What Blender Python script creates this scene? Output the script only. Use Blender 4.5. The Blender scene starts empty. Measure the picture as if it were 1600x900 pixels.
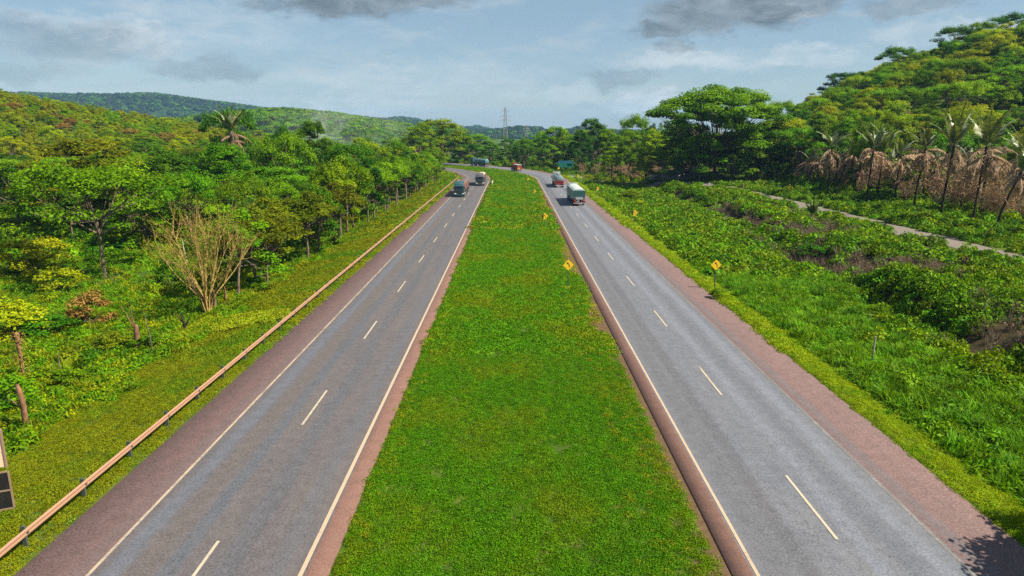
import bpy, bmesh, math, random
import numpy as np
from mathutils import Vector, Matrix
R = math.radians
random.seed(7)
rng = np.random.default_rng(11)
S = bpy.context.scene
COL = S.collection

# ------------------------------------------------------------------ camera, sky, sun, exposure
F, H, PITCH = 1081.0, 15.0, math.atan(242 / 1081)        # focal length in 1600-px units, height, downward pitch
cd = bpy.data.cameras.new('camera'); cam = bpy.data.objects.new('camera', cd); COL.objects.link(cam)
cd.sensor_width = 36; cd.lens = F / 1600 * 36; cd.clip_start = 0.5; cd.clip_end = 20000
cam.location = (0, 0, H); cam.rotation_euler = (R(90) - PITCH, 0, 0)
S.camera = cam
SUN_EL, SUN_AZ = R(49), R(107)                             # azimuth clockwise from +Y (ahead); the sun is on the right
w = bpy.data.worlds.new('World'); S.world = w; w.use_nodes = True
sun = bpy.data.lights.new('sun', 'SUN'); sun.energy = 5.0; sun.angle = R(0.6); sun.color = (1, .91, .72)
so = bpy.data.objects.new('sun', sun); COL.objects.link(so)
sd = Vector((math.sin(SUN_AZ) * math.cos(SUN_EL), math.cos(SUN_AZ) * math.cos(SUN_EL), math.sin(SUN_EL)))
so.rotation_euler = sd.to_track_quat('Z', 'Y').to_euler(); so.location = (200, 0, 200)
S.view_settings.view_transform = 'Standard'; S.view_settings.look = 'None'
S.view_settings.exposure = 1.1; S.view_settings.gamma = 1
S.render.engine = 'CYCLES'
S.cycles.use_denoising = False
S.cycles.max_bounces = 6; S.cycles.diffuse_bounces = 3; S.cycles.glossy_bounces = 2
S.cycles.transmission_bounces = 3; S.cycles.volume_bounces = 1; S.cycles.transparent_max_bounces = 8
S.cycles.caustics_reflective = False; S.cycles.caustics_refractive = False
S.cycles.sample_clamp_indirect = 2.0
HAZE = .00008

# ------------------------------------------------------------------ node helpers
class NT:
    def __init__(s, tree): s.t = tree; s.n = tree.nodes; s.l = tree.links
    def node(s, typ, **kw):
        n = s.n.new(typ)
        for k, v in kw.items(): setattr(n, k, v)
        return n
    def put(s, sock, v):
        if v is None: return
        if isinstance(v, bpy.types.NodeSocket): s.l.new(v, sock)
        else:
            if isinstance(v, (tuple, list)) and len(v) == 3 and sock.type == 'RGBA': v = (*v, 1)
            sock.default_value = v
    def math(s, op, a, b=None, c=None, clamp=False):
        n = s.node('ShaderNodeMath', operation=op); n.use_clamp = clamp
        s.put(n.inputs[0], a); s.put(n.inputs[1], b); s.put(n.inputs[2], c); return n.outputs[0]
    def vmath(s, op, a, b=None):
        n = s.node('ShaderNodeVectorMath', operation=op); s.put(n.inputs[0], a); s.put(n.inputs[1], b)
        return n.outputs['Value'] if op in ('LENGTH', 'DOT_PRODUCT') else n.outputs[0]
    def mix(s, f, a, b, mode='MIX'):
        n = s.node('ShaderNodeMix', data_type='RGBA', blend_type=mode)
        s.put(n.inputs[0], f); s.put(n.inputs[6], a); s.put(n.inputs[7], b); return n.outputs[2]
    def noise(s, vec, scale, detail=3, rough=.55, dist=0.):
        n = s.node('ShaderNodeTexNoise'); s.put(n.inputs['Vector'], vec)
        n.inputs['Scale'].default_value = scale; n.inputs['Detail'].default_value = detail
        n.inputs['Roughness'].default_value = rough; n.inputs['Distortion'].default_value = dist
        return n
    def ramp(s, f, lo, hi):                                # smooth 0..1 between lo and hi
        n = s.node('ShaderNodeMapRange', interpolation_type='SMOOTHSTEP'); s.put(n.inputs[0], f)
        s.put(n.inputs[1], lo); s.put(n.inputs[2], hi); return n.outputs[0]
    def scale(s, vec, v):
        return s.vmath('MULTIPLY', vec, v)
def material(name):
    m = bpy.data.materials.new(name); m.use_nodes = True
    t = NT(m.node_tree); t.n.clear()
    out = t.node('ShaderNodeOutputMaterial'); return m, t, out
def principled(t, out, color, rough=.8, spec=.3, metal=0, bump=None, bstr=.3, bdist=.02):
    b = t.node('ShaderNodeBsdfPrincipled'); t.put(b.inputs['Base Color'], color); t.put(b.inputs['Roughness'], rough)
    b.inputs['Specular IOR Level'].default_value = spec; t.put(b.inputs['Metallic'], metal)
    if bump is not None:
        bn = t.node('ShaderNodeBump'); bn.inputs['Strength'].default_value = bstr; bn.inputs['Distance'].default_value = bdist
        t.put(bn.inputs['Height'], bump); t.l.new(bn.outputs[0], b.inputs['Normal'])
    t.l.new(b.outputs[0], out.inputs['Surface']); return b

# ------------------------------------------------------------------ sky: Nishita plus procedural clouds, by direction
def px_dir(px, py):
    x, y, z = (px - 800) / F, (450 - py) / F, 1.0
    v = Vector((x, z * math.cos(PITCH) + y * math.sin(PITCH), y * math.cos(PITCH) - z * math.sin(PITCH)))
    return v.normalized()
def build_sky():
    t = NT(w.node_tree); t.n.clear()
    out = t.node('ShaderNodeOutputWorld'); bg = t.node('ShaderNodeBackground'); bg.inputs['Strength'].default_value = .052
    sky = t.node('ShaderNodeTexSky', sky_type='NISHITA'); sky.sun_disc = False
    sky.sun_elevation = SUN_EL; sky.sun_rotation = SUN_AZ; sky.air_density = 1.0; sky.dust_density = .6; sky.ozone_density = 2.0
    d = t.node('ShaderNodeTexCoord').outputs['Generated']
    sep = t.node('ShaderNodeSeparateXYZ'); t.l.new(d, sep.inputs[0])
    zz = t.math('ADD', t.math('MAXIMUM', sep.outputs[2], 0.0), .10)
    p = t.node('ShaderNodeCombineXYZ')
    t.put(p.inputs[0], t.math('DIVIDE', sep.outputs[0], zz)); t.put(p.inputs[1], t.math('DIVIDE', sep.outputs[1], zz))
    p = p.outputs[0]
    veil = t.ramp(t.noise(t.scale(p, (.55, .9, 1)), .9, 7, .62, .6).outputs[0], .33, .72)       # wide thin layer
    fluff = t.ramp(t.noise(t.scale(d, (5, 5, 16)), 1.6, 8, .62, .3).outputs[0], .47, .72)        # broken puffs
    warp = t.noise(t.scale(d, (8, 8, 18)), 2.2, 8, .66).outputs['Color']
    dd = t.vmath('ADD', d, t.scale(t.vmath('SUBTRACT', warp, (.5, .5, .5)), (.12, .12, .062)))
    def blobs(lst):
        acc = None
        for px, py, rx, ry, amt in lst:
            c = px_dir(px, py)
            q = t.scale(t.vmath('SUBTRACT', dd, tuple(c)), (F / rx, F / rx, F / ry))
            g = t.math('MULTIPLY', t.ramp(t.vmath('LENGTH', q), 1.08, .45), amt)
            acc = g if acc is None else t.math('MAXIMUM', acc, g)
        return acc
    dark = blobs([(535, -2, 150, 32, 1), (665, -6, 90, 24, .85), (1150, 18, 150, 34, 1), (1040, 44, 70, 20, .95), (1255, 6, 75, 24, .8), (1055, 78, 42, 18, .6), (970, 122, 62, 16, .45),
                  (1430, 4, 70, 20, .6), (120, 66, 130, 34, .45), (330, 108, 90, 20, .45), (40, 112, 90, 18, .3), (1010, 185, 60, 10, .25)])
    lite = blobs([(215, 60, 75, 28, .8), (150, 40, 120, 18, .5), (1240, 18, 60, 14, .8), (1075, 92, 110, 20, .75), (1010, 160, 62, 16, .8), (1220, 92, 130, 16, .6),
                  (1480, 50, 130, 18, .5), (880, 150, 130, 16, .4), (560, 160, 130, 16, .45), (300, 20, 100, 20, .4), (650, 120, 250, 30, .4), (380, 40, 120, 30, .4)])
    base = t.mix(t.math('ADD', t.math('MULTIPLY', veil, .42), .22), sky.outputs[0], (2.9, 4.3, 5.15))
    base = t.mix(t.math('MULTIPLY', fluff, .55), base, (4.9, 5.6, 5.9))
    tex = t.ramp(t.noise(t.scale(d, (9, 9, 24)), 2.2, 8, .65, .4).outputs[0], .25, .75)
    base = t.mix(t.math('MULTIPLY', lite, t.math('ADD', t.math('MULTIPLY', tex, .95), .12)), base, (6.54, 7.05, 7.22))
    greyc = t.mix(tex, (1.25, 1.7, 2.0), (2.75, 3.18, 3.44))
    base = t.mix(t.math('MULTIPLY', dark, t.math('SUBTRACT', 1.0, t.math('MULTIPLY', tex, .25))), base, greyc)
    t.put(bg.inputs['Color'], base); t.l.new(bg.outputs[0], out.inputs['Surface'])
build_sky()

# ------------------------------------------------------------------ ground shape
def sst(a, b, x):
    u = np.clip((np.asarray(x, float) - a) / (b - a), 0, 1); return u * u * (3 - 2 * u)
_hr = np.random.default_rng(5).random((256, 256))
def vnoise(x, y, s):
    x, y = np.asarray(x, float) / s, np.asarray(y, float) / s
    i, j = np.floor(x).astype(int), np.floor(y).astype(int); u, v = x - i, y - j
    u, v = u * u * (3 - 2 * u), v * v * (3 - 2 * v); g = lambda a, b: _hr[a & 255, b & 255]
    return (g(i, j) * (1 - u) + g(i + 1, j) * u) * (1 - v) + (g(i, j + 1) * (1 - u) + g(i + 1, j + 1) * u) * v
YB, RC = 228.0, 180.0                                      # the roads are straight to YB, then bend left about (-RC, YB)
def lat(x, y):
    x, y = np.asarray(x, float), np.asarray(y, float)
    return np.where(y < YB, x, np.hypot(x + RC, y - YB) - RC)
def road_pt(l, s, z=0.):                                   # lateral offset l and distance s along -> point
    if s <= YB: return (l, s, z)
    a = (s - YB) / RC; r = RC + l
    return (-RC + r * math.cos(a), YB + r * math.sin(a), z)
TRACK = [(57, -30), (57, 60), (57, 120), (57, 165), (55, 188), (47, 203), (36, 214), (27, 234), (21, 262)]
def spline(P, n=12):
    P = [np.array(p, float) for p in P]; P = [2 * P[0] - P[1]] + P + [2 * P[-1] - P[-2]]; o = []
    for i in range(1, len(P) - 2):
        for k in range(n):
            u = k / n; a, b, c, d = P[i - 1:i + 3]
            o.append(.5 * (2 * b + (c - a) * u + (2 * a - 5 * b + 4 * c - d) * u * u + (3 * b - a - 3 * c + d) * u ** 3))
    o.append(P[-2]); return np.array(o)
TRK = spline(TRACK)
def track_dist(x, y):
    x, y = np.asarray(x, float), np.asarray(y, float); d = np.full(np.broadcast(x, y).shape, 1e9)
    for a, b in zip(TRK[:-1], TRK[1:]):
        e = b - a; u = np.clip(((x - a[0]) * e[0] + (y - a[1]) * e[1]) / (e @ e), 0, 1)
        d = np.minimum(d, np.hypot(x - a[0] - u * e[0], y - a[1] - u * e[1]))
    return d
def gap(x, y): return vnoise(np.asarray(x, float) + 5, np.asarray(y, float) * .55, 3.3)   # hollows and humps of the scrub bank
def bank(y): return np.clip(33 + .09 * (np.asarray(y, float) - 50), 31, 40)            # foot of the scrub bank, rising away from the road
def th(x, y, td=None):
    x, y = np.asarray(x, float), np.asarray(y, float); l = lat(x, y)
    if td is None: td = track_dist(x, y)
    off = sst(19.2, 30, l) * 1.0
    z = np.full(l.shape, -.05)
    z = np.where((l > -6.4) & (l < 7.5), -.10, z)
    z = z - sst(-18.6, -30, l) * 1.5
    z = z - .45 * sst(19.6, 22, l) - .35 * sst(23, 29, l) + sst(0, 3.6, l - bank(y)) * 1.95 * sst(240, 190, y) + sst(66, 100, l) * 1.2
    bump = (vnoise(x, y, 4.2) - .5) * .9 + (vnoise(x + 40, y, 9) - .5) * 1.1
    z = z + bump * sst(22, 28, l) * sst(2.4, 7, td) * .55 + bump * .5 * sst(-22, -28, l)
    z = z + (gap(x, y) - .55) * 1.5 * sst(0, 3, l - bank(y)) * sst(2.6, 7, td) * sst(56, 50, x) * sst(230, 190, y)
    # hill on the right, hill on the left
    v = x - .36 * y
    z = z + 70 * (1 - np.exp(-np.maximum(v + 12, 0) / 90)) * sst(125, 300, y) * (1 - .8 * sst(380, 700, y)) * sst(70, 100, x)
    q = np.maximum(-x - .25 * y, 0)
    z = z + np.minimum(.175 * q + 2, 55) * sst(0, 40, q) * sst(120, 330, y) * (1 - sst(380, 520, y)) * sst(-60, -100, x)
    return z
def th1(x, y): return float(th(np.array([x]), np.array([y]))[0])
def ground_at(px, py, z=0.):                               # where the picture's pixel meets height z (used to measure positions once)
    d = px_dir(px, py); k = (H - z) / -d.z; return d.x * k, d.y * k
def px_of(x, y, z):
    zc = y * math.cos(PITCH) + (H - z) * math.sin(PITCH); yc = (H - z) * math.cos(PITCH) - y * math.sin(PITCH)
    return 800 + F * x / zc, 450 + F * yc / zc, F / zc

# ------------------------------------------------------------------ mesh helpers
def tag(o, label=None, cat=None, group=None, kind=None):
    if label: o['label'] = label
    if cat: o['category'] = cat
    if group: o['group'] = group
    if kind: o['kind'] = kind
    return o
def link(o, parent=None):
    COL.objects.link(o)
    if parent is not None: o.parent = parent
    return o
def np_mesh(name, V, faces, k, mat=None, smooth=False, attr=None, matidx=None):
    V = np.asarray(V, np.float32); faces = np.asarray(faces, np.int32)
    me = bpy.data.meshes.new(name); n = len(faces)
    me.vertices.add(len(V)); me.vertices.foreach_set('co', V.ravel())
    me.loops.add(n * k); me.loops.foreach_set('vertex_index', faces.ravel())
    me.polygons.add(n); me.polygons.foreach_set('loop_start', np.arange(n, dtype=np.int32) * k)
    me.polygons.foreach_set('loop_total', np.full(n, k, np.int32))
    if matidx is not None: me.polygons.foreach_set('material_index', np.asarray(matidx, np.int32))
    me.update(calc_edges=True)
    if smooth: me.polygons.foreach_set('use_smooth', np.ones(n, bool))
    for nm, a in (attr or {}).items():
        at = me.attributes.new(nm, 'FLOAT', 'POINT'); at.data.foreach_set('value', np.asarray(a, np.float32))
    for m in (mat if isinstance(mat, (list, tuple)) else [mat]):
        if m: me.materials.append(m)
    return me
def obj(name, me, parent=None, **kw):
    return tag(link(bpy.data.objects.new(name, me), parent), **kw)
def empty(name, loc, rz=0, scale=None, **kw):
    o = bpy.data.objects.new(name, None); o.location = loc; o.rotation_euler = (0, 0, rz); o.empty_display_size = .3
    if scale: o.scale = scale
    return tag(link(o), **kw)
def copy_tree(o, parent=None):
    c = o.copy(); COL.objects.link(c)
    if parent is not None: c.parent = parent
    for ch in list(o.children): copy_tree(ch, c)
    return c
class MB:                                                  # collects simple solids into one mesh
    def __init__(s): s.bm = bmesh.new()
    def box(s, c, size, bev=0., rot=None):
        r = bmesh.ops.create_cube(s.bm, size=1); M = Matrix.Translation(c) @ (rot.to_4x4() if rot else Matrix()) @ Matrix.Diagonal((*size, 1))
        bmesh.ops.transform(s.bm, matrix=M, verts=r['verts'])
        if bev:
            es = list({e for v in r['verts'] for e in v.link_edges}); bmesh.ops.bevel(s.bm, geom=es, offset=bev, segments=2, affect='EDGES', profile=.6)
        return s
    def tube(s, pts, rad, n=8, cap=True):
        pts = [Vector(p) for p in pts]; rad = rad if isinstance(rad, (list, tuple)) else [rad] * len(pts); rings = []
        for i, p in enumerate(pts):
            d = (pts[min(i + 1, len(pts) - 1)] - pts[max(i - 1, 0)]).normalized()
            a = d.cross(Vector((0, 0, 1)) if abs(d.z) < .9 else Vector((1, 0, 0))).normalized(); b = d.cross(a)
            rings.append([s.bm.verts.new(p + (a * math.cos(2 * math.pi * k / n) + b * math.sin(2 * math.pi * k / n)) * rad[i]) for k in range(n)])
        for r0, r1 in zip(rings, rings[1:]):
            for k in range(n): s.bm.faces.new((r0[k], r0[(k + 1) % n], r1[(k + 1) % n], r1[k]))
        if cap: s.bm.faces.new(rings[0][::-1]); s.bm.faces.new(rings[-1])
        return s
    def prism(s, prof, axis_lo, axis_hi, axis='x', bev=0.):  # polygon profile extruded along an axis
        f = {'x': lambda a, p: (a, p[0], p[1]), 'y': lambda a, p: (p[0], a, p[1]), 'z': lambda a, p: (p[0], p[1], a)}[axis]
        A = [s.bm.verts.new(f(axis_lo, p)) for p in prof]; B = [s.bm.verts.new(f(axis_hi, p)) for p in prof]; n = len(prof)
        fs = [s.bm.faces.new(A), s.bm.faces.new(B[::-1])] + [s.bm.faces.new((A[k], B[k], B[(k + 1) % n], A[(k + 1) % n])) for k in range(n)]
        bmesh.ops.recalc_face_normals(s.bm, faces=fs)
        if bev: bmesh.ops.bevel(s.bm, geom=list({e for q in fs for e in q.edges}), offset=bev, segments=2, affect='EDGES', profile=.6)
        return s
    def lathe(s, prof, c, axis='x', n=20, sq=1.):           # prof: (along, radius) pairs
        rings = []
        for a, r in prof:
            rg = []
            for k in range(n):
                u, v = r * math.cos(2 * math.pi * k / n), r * math.sin(2 * math.pi * k / n) * sq
                rg.append(s.bm.verts.new(Vector(c) + Vector((a, u, v) if axis == 'x' else (u, a, v) if axis == 'y' else (u, v, a))))
            rings.append(rg)
        fs = []
        for r0, r1 in zip(rings, rings[1:]):
            for k in range(n): fs.append(s.bm.faces.new((r0[k], r0[(k + 1) % n], r1[(k + 1) % n], r1[k])))
        fs += [s.bm.faces.new(rings[0][::-1]), s.bm.faces.new(rings[-1])]
        bmesh.ops.recalc_face_normals(s.bm, faces=fs); return s
    def mesh(s, name, m, smooth=None):
        me = bpy.data.meshes.new(name); bmesh.ops.recalc_face_normals(s.bm, faces=s.bm.faces[:]); s.bm.to_mesh(me); s.bm.free()
        for q in (m if isinstance(m, (list, tuple)) else [m]): me.materials.append(q)
        if smooth is not None:
            me.polygons.foreach_set('use_smooth', np.ones(len(me.polygons), bool)); me.set_sharp_from_angle(angle=R(smooth))
        return me
    def build(s, name, m, parent=None, smooth=None, **kw): return obj(name, s.mesh(name, m, smooth), parent, **kw)

# ------------------------------------------------------------------ plain materials
def paint(name, col, rough=.5, spec=.4, metal=0., dirt=.35, scale=3.):
    m, t, out = material(name); p = t.node('ShaderNodeTexCoord').outputs['Object']
    n = t.ramp(t.noise(p, scale, 5, .6).outputs[0], .42, .75)
    c = t.mix(t.math('MULTIPLY', n, dirt), col, tuple(.45 * a + .5 * b for a, b in zip(col, (.10, .075, .055))))
    principled(t, out, c, t.math('ADD', t.math('MULTIPLY', n, .25), rough), spec, metal); return m
def bark(name, a, b, scale=6):
    m, t, out = material(name); p = t.node('ShaderNodeTexCoord').outputs['Object']
    n = t.noise(t.scale(p, (1, 1, .25)), scale, 5, .65).outputs[0]
    principled(t, out, t.mix(t.ramp(n, .35, .68), a, b), .9, .1, 0, n, .6, .05); return m
M = {}
M['bark'] = bark('grey_brown_bark', (.075, .055, .04), (.24, .185, .14))
M['bark_pale'] = bark('pale_bark', (.22, .18, .14), (.5, .44, .36))
M['bark_gold'] = bark('golden_bark', (.22, .14, .045), (.46, .32, .11))
M['bark_char'] = bark('charred_bark', (.012, .011, .010), (.06, .045, .035))
M['wood_red'] = bark('weathered_wood', (.10, .05, .03), (.30, .16, .09), 4)
def leaf_mat(name, a, b, trans=.38, hue=.02, val=.25, world=None, rough=.6, spec=.10):
    """leaf colour: a to b by leaf, shifted a little from plant to plant; world = (scale, colour, amount) patches of another colour over the land"""
    m, t, out = material(name)
    at = t.node('ShaderNodeAttribute', attribute_name='v').outputs['Fac']
    c = t.mix(at, a, b)
    if world:
        pos = t.node('ShaderNodeNewGeometry').outputs['Position']
        f = t.ramp(t.noise(t.scale(pos, world[3] if len(world) > 3 else (1, 1, 1)), world[0], 4, .6).outputs[0], .44, .66)
        c = t.mix(t.math('MULTIPLY', f, world[2]), c, world[1])
    r = t.node('ShaderNodeObjectInfo').outputs['Random']
    hs = t.node('ShaderNodeHueSaturation'); t.put(hs.inputs['Color'], c)
    t.put(hs.inputs['Hue'], t.math('ADD', .5 - hue, t.math('MULTIPLY', r, 2 * hue)))
    r2 = t.math('FRACT', t.math('MULTIPLY', r, 17.31))
    t.put(hs.inputs['Value'], t.math('ADD', 1 - val, t.math('MULTIPLY', r2, 2 * val)))
    b_ = t.node('ShaderNodeBsdfPrincipled'); t.l.new(hs.outputs[0], b_.inputs['Base Color']); b_.inputs['Roughness'].default_value = rough
    b_.inputs['Specular IOR Level'].default_value = spec
    tr = t.node('ShaderNodeBsdfTranslucent'); t.l.new(t.mix(1., hs.outputs[0], (1.25, 1.15, .5), 'MULTIPLY'), tr.inputs['Color'])
    mx = t.node('ShaderNodeMixShader'); mx.inputs[0].default_value = trans
    t.l.new(b_.outputs[0], mx.inputs[1]); t.l.new(tr.outputs[0], mx.inputs[2]); t.l.new(mx.outputs[0], out.inputs['Surface'])
    return m
LEAF = {
    'dark': leaf_mat('dark_green_leaves', (.020, .07, .002), (.075, .185, .003)),
    'mid': leaf_mat('green_leaves', (.045, .125, .002), (.16, .315, .003)),
    'bright': leaf_mat('bright_green_leaves', (.085, .185, .002), (.225, .37, .004)),
    'yellow': leaf_mat('yellow_green_leaves', (.15, .205, .002), (.33, .385, .005)),
    'olive': leaf_mat('olive_leaves', (.075, .115, .003), (.19, .235, .006)),
    'rust': leaf_mat('rusty_sparse_leaves', (.17, .105, .02), (.29, .20, .045), .25),
    'far': leaf_mat('dark_far_forest_leaves', (.010, .026, .008), (.028, .055, .012), .2),
}
G = {
    'median': leaf_mat('median_grass_leaves', (.040, .138, .001), (.112, .285, .002), .3, .012, .22, (.20, (.18, .215, .002), .6, (.8, .55, 1.))),
    'edge': leaf_mat('dry_edge_grass', (.17, .20, .004), (.30, .27, .010), .25, .02, .3, (.5, (.13, .24, .003), .8)),
    'verge': leaf_mat('bright_verge_grass', (.17, .26, .002), (.29, .38, .003), .3, .012, .25, (.25, (.13, .27, .003), .6)),
    'olive': leaf_mat('olive_verge_grass', (.13, .165, .003), (.235, .26, .005), .28, .015, .25, (.13, (.075, .19, .003), .85)),
    'lush': leaf_mat('lush_weeds', (.04, .125, .002), (.16, .33, .004), .3, .018, .3, (.10, (.14, .29, .003), .7)),
    'weed': leaf_mat('embankment_weeds', (.03, .09, .002), (.17, .31, .004), .3, .02, .35, (.12, (.19, .27, .004), .6)),
    'dry': leaf_mat('dry_brush', (.16, .10, .06), (.30, .21, .13), .15, .02, .3),
    'frond_dead': leaf_mat('dead_palm_fronds', (.17, .105, .07), (.40, .27, .175), .15, .015, .25),
    'frond': leaf_mat('palm_fronds', (.06, .105, .02), (.19, .235, .07), .2, .015, .2, None, .35, .3),
    'frond_pale': leaf_mat('pale_palm_fronds', (.12, .15, .07), (.26, .29, .18), .2, .01, .2, None, .4, .4),
}

# ------------------------------------------------------------------ plant meshes
def leaves(P, N, L, W, seed, v=None):
    """a folded diamond leaf at each point P with normal N"""
    r = np.random.default_rng(seed); n = len(P)
    N = N / np.maximum(np.linalg.norm(N, axis=1, keepdims=True), 1e-6)
    t = np.cross(N, r.normal(size=(n, 3))); t /= np.maximum(np.linalg.norm(t, axis=1, keepdims=True), 1e-6); b = np.cross(N, t)
    L = np.broadcast_to(L, n)[:, None] * .5; W = np.broadcast_to(W, n)[:, None] * .5
    V = np.stack([P - t * L, P + b * W + N * W * .35, P + t * L, P - b * W + N * W * .35], 1).reshape(-1, 3)
    Fq = np.arange(4 * n).reshape(n, 4)
    v = r.random(n) if v is None else v
    return V, Fq, np.repeat(v, 4)
def tubes_np(paths, n=6):
    V, Fq = [], []; o = 0
    for pts, rad in paths:
        pts = np.asarray(pts, float); m = len(pts)
        d = np.gradient(pts, axis=0); d /= np.maximum(np.linalg.norm(d, axis=1, keepdims=True), 1e-9)
        up = np.where(np.abs(d[:, 2:3]) < .9, np.array([[0, 0, 1.]]), np.array([[1., 0, 0]]))
        a = np.cross(d, up); a /= np.linalg.norm(a, axis=1, keepdims=True); b = np.cross(d, a)
        th_ = np.arange(n) * 2 * math.pi / n
        ring = pts[:, None] + (a[:, None] * np.cos(th_)[None, :, None] + b[:, None] * np.sin(th_)[None, :, None]) * np.asarray(rad)[:, None, None]
        V.append(ring.reshape(-1, 3))
        for i in range(m - 1):
            for k in range(n): Fq.append((o + i * n + k, o + i * n + (k + 1) % n, o + (i + 1) * n + (k + 1) % n, o + (i + 1) * n + k))
        o += m * n
    return np.concatenate(V), np.array(Fq)
def make_tree(seed, h=10., w=9., base=.35, flat=.45, nl=7, per=260, clumps=26, leaf=.34, lean=0., trunk_r=.16, layers=None, spread=1.0, low=.34, csize=.70, cflat=.58):
    """trunk with limbs and twigs (mesh 1) and a crown of leaf clumps with gaps (mesh 2)"""
    r = np.random.default_rng(seed); paths = []; C = []
    z0 = h * base; bend = np.array([lean, r.normal() * .2, 0])
    tp = np.array([[0, 0, -.3], [bend[0] * .15 + .05, 0, z0 * .35], [bend[0] * .6, bend[1] * .6, z0 * .8], [bend[0], bend[1], z0 * 1.05]])
    top = tp[-1]; paths.append((tp, [trunk_r * 1.5, trunk_r * 1.05, trunk_r * .9, trunk_r * .8]))
    for i in range(clumps):
        a = i * 2.39996 + r.normal() * .25; q = math.sqrt((i + .5) / clumps) * spread
        rad = w * .5 * q * (1 + r.normal() * .08)
        dome = (1 - q ** 2.2)
        zt = z0 + (h - z0) * (flat + (1 - flat) * dome) * (.80 + .2 * r.random())
        if layers: zt -= (i % layers) * (h - z0) * .22
        elif r.random() < low: zt -= (h - z0) * (.15 + .40 * r.random())
        zt = max(zt, z0 * .75)
        C.append((top[0] * .6 + rad * math.cos(a), top[1] * .6 + rad * math.sin(a), zt))
    C = np.array(C)
    for i, c in enumerate(C):
        if i % 2 == 0 or i > clumps * .6:
            s0 = top if r.random() < .7 else tp[2]
            mid = s0 * .45 + c * .55 + np.array([0, 0, -.05 * h * r.random() - .15]) + r.normal(size=3) * .15
            q1 = s0 * .8 + mid * .2
            paths.append(([s0, q1, mid, c + np.array([0, 0, .1])], [trunk_r * .6, trunk_r * .45, trunk_r * .26, trunk_r * .07]))
    P, N, v = [], [], []
    cr = w / math.sqrt(clumps) * csize
    for c in C:
        n = int(per * 1.12 * (.6 + .8 * r.random())); u = r.normal(size=(n, 3)); u /= np.linalg.norm(u, axis=1, keepdims=True)
        k = cr * (.75 + .5 * r.random()); ext = np.array([k, k, k * cflat]) * (1 + .2 * r.normal(size=3))
        rr = r.random(n) ** .45; p = c + u * rr[:, None] * ext + r.normal(size=(n, 3)) * .13
        p[:, 2] = np.where(p[:, 2] < c[2] - .25 * k, c[2] - .25 * k * r.random(n), p[:, 2])
        P.append(p); N.append(u * .7 + np.array([0, 0, .95]) + r.normal(size=(n, 3)) * .5)
        v.append(np.clip(r.random() * .7 + r.random(n) * .45 - .1, 0, 1))
    P, N, v = np.concatenate(P), np.concatenate(N), np.concatenate(v)
    L = leaf * (.65 + .7 * r.random(len(P)))
    return tubes_np(paths), leaves(P, N, L, L * .62, seed + 1, v)
def tree_meshes(name, bark_m, leaf_m, **kw):
    (tv, tf), (lv, lf, a) = make_tree(**kw)
    return np_mesh('trunk', tv, tf, 4, bark_m, True), np_mesh('crown', lv, lf, 4, leaf_m, False, {'v': a}), (tv, tf, lv, lf, a)
def merged(name, parts):                                   # parts: (V, F, v or None, material)
    V, Fq, A, mi, mats = [], [], [], [], []; o = 0
    for i, (pv, pf, pa, m) in enumerate(parts):
        V.append(pv); Fq.append(np.asarray(pf) + o); o += len(pv); A.append(np.zeros(len(pv)) if pa is None else pa)
        mi.append(np.full(len(pf), i)); mats.append(m)
    return np_mesh(name, np.concatenate(V), np.concatenate(Fq), 4, mats, False, {'v': np.concatenate(A)}, np.concatenate(mi))
def clump(seed, n, rad, hgt, L, W, up=.6, mound=True):
    """a cushion of leaves about the origin"""
    r = np.random.default_rng(seed); a = r.random(n) * 2 * math.pi; q = np.sqrt(r.random(n))
    x, y = q * rad * np.cos(a), q * rad * np.sin(a)
    z = hgt * ((1 - q ** 2) if mound else 1.) * (.35 + .65 * r.random(n)) + .01
    N = np.stack([x / rad, y / rad, np.full(n, up)], 1) + r.normal(size=(n, 3)) * .55
    return leaves(np.stack([x, y, z], 1), N, L * (.7 + .6 * r.random(n)), W * (.7 + .6 * r.random(n)), seed + 3)
def tuft(seed, n, hgt, spread, width):
    """grass blades: bent two-quad strips"""
    r = np.random.default_rng(seed); V, Fq, A = [], [], []
    for i in range(n):
        a = r.random() * 6.283; b0 = np.array([r.normal() * spread * .35, r.normal() * spread * .35, 0]); d = np.array([math.cos(a), math.sin(a), 0])
        hh = hgt * (.5 + .6 * r.random()); s = np.array([-d[1], d[0], 0]) * width * .5; ln = spread * (.3 + .7 * r.random())
        p1 = b0 + d * ln * .35 + np.array([0, 0, hh * .65]); p2 = b0 + d * ln + np.array([0, 0, hh * (.75 + .3 * r.random())])
        o = len(V); V += [b0 - s, b0 + s, p1 + s, p1 - s, p2 + s * .15, p2 - s * .15]; Fq += [(o, o + 1, o + 2, o + 3), (o + 3, o + 2, o + 4, o + 5)]; A += [r.random()] * 6
    return np.array(V), np.array(Fq), np.array(A)

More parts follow.
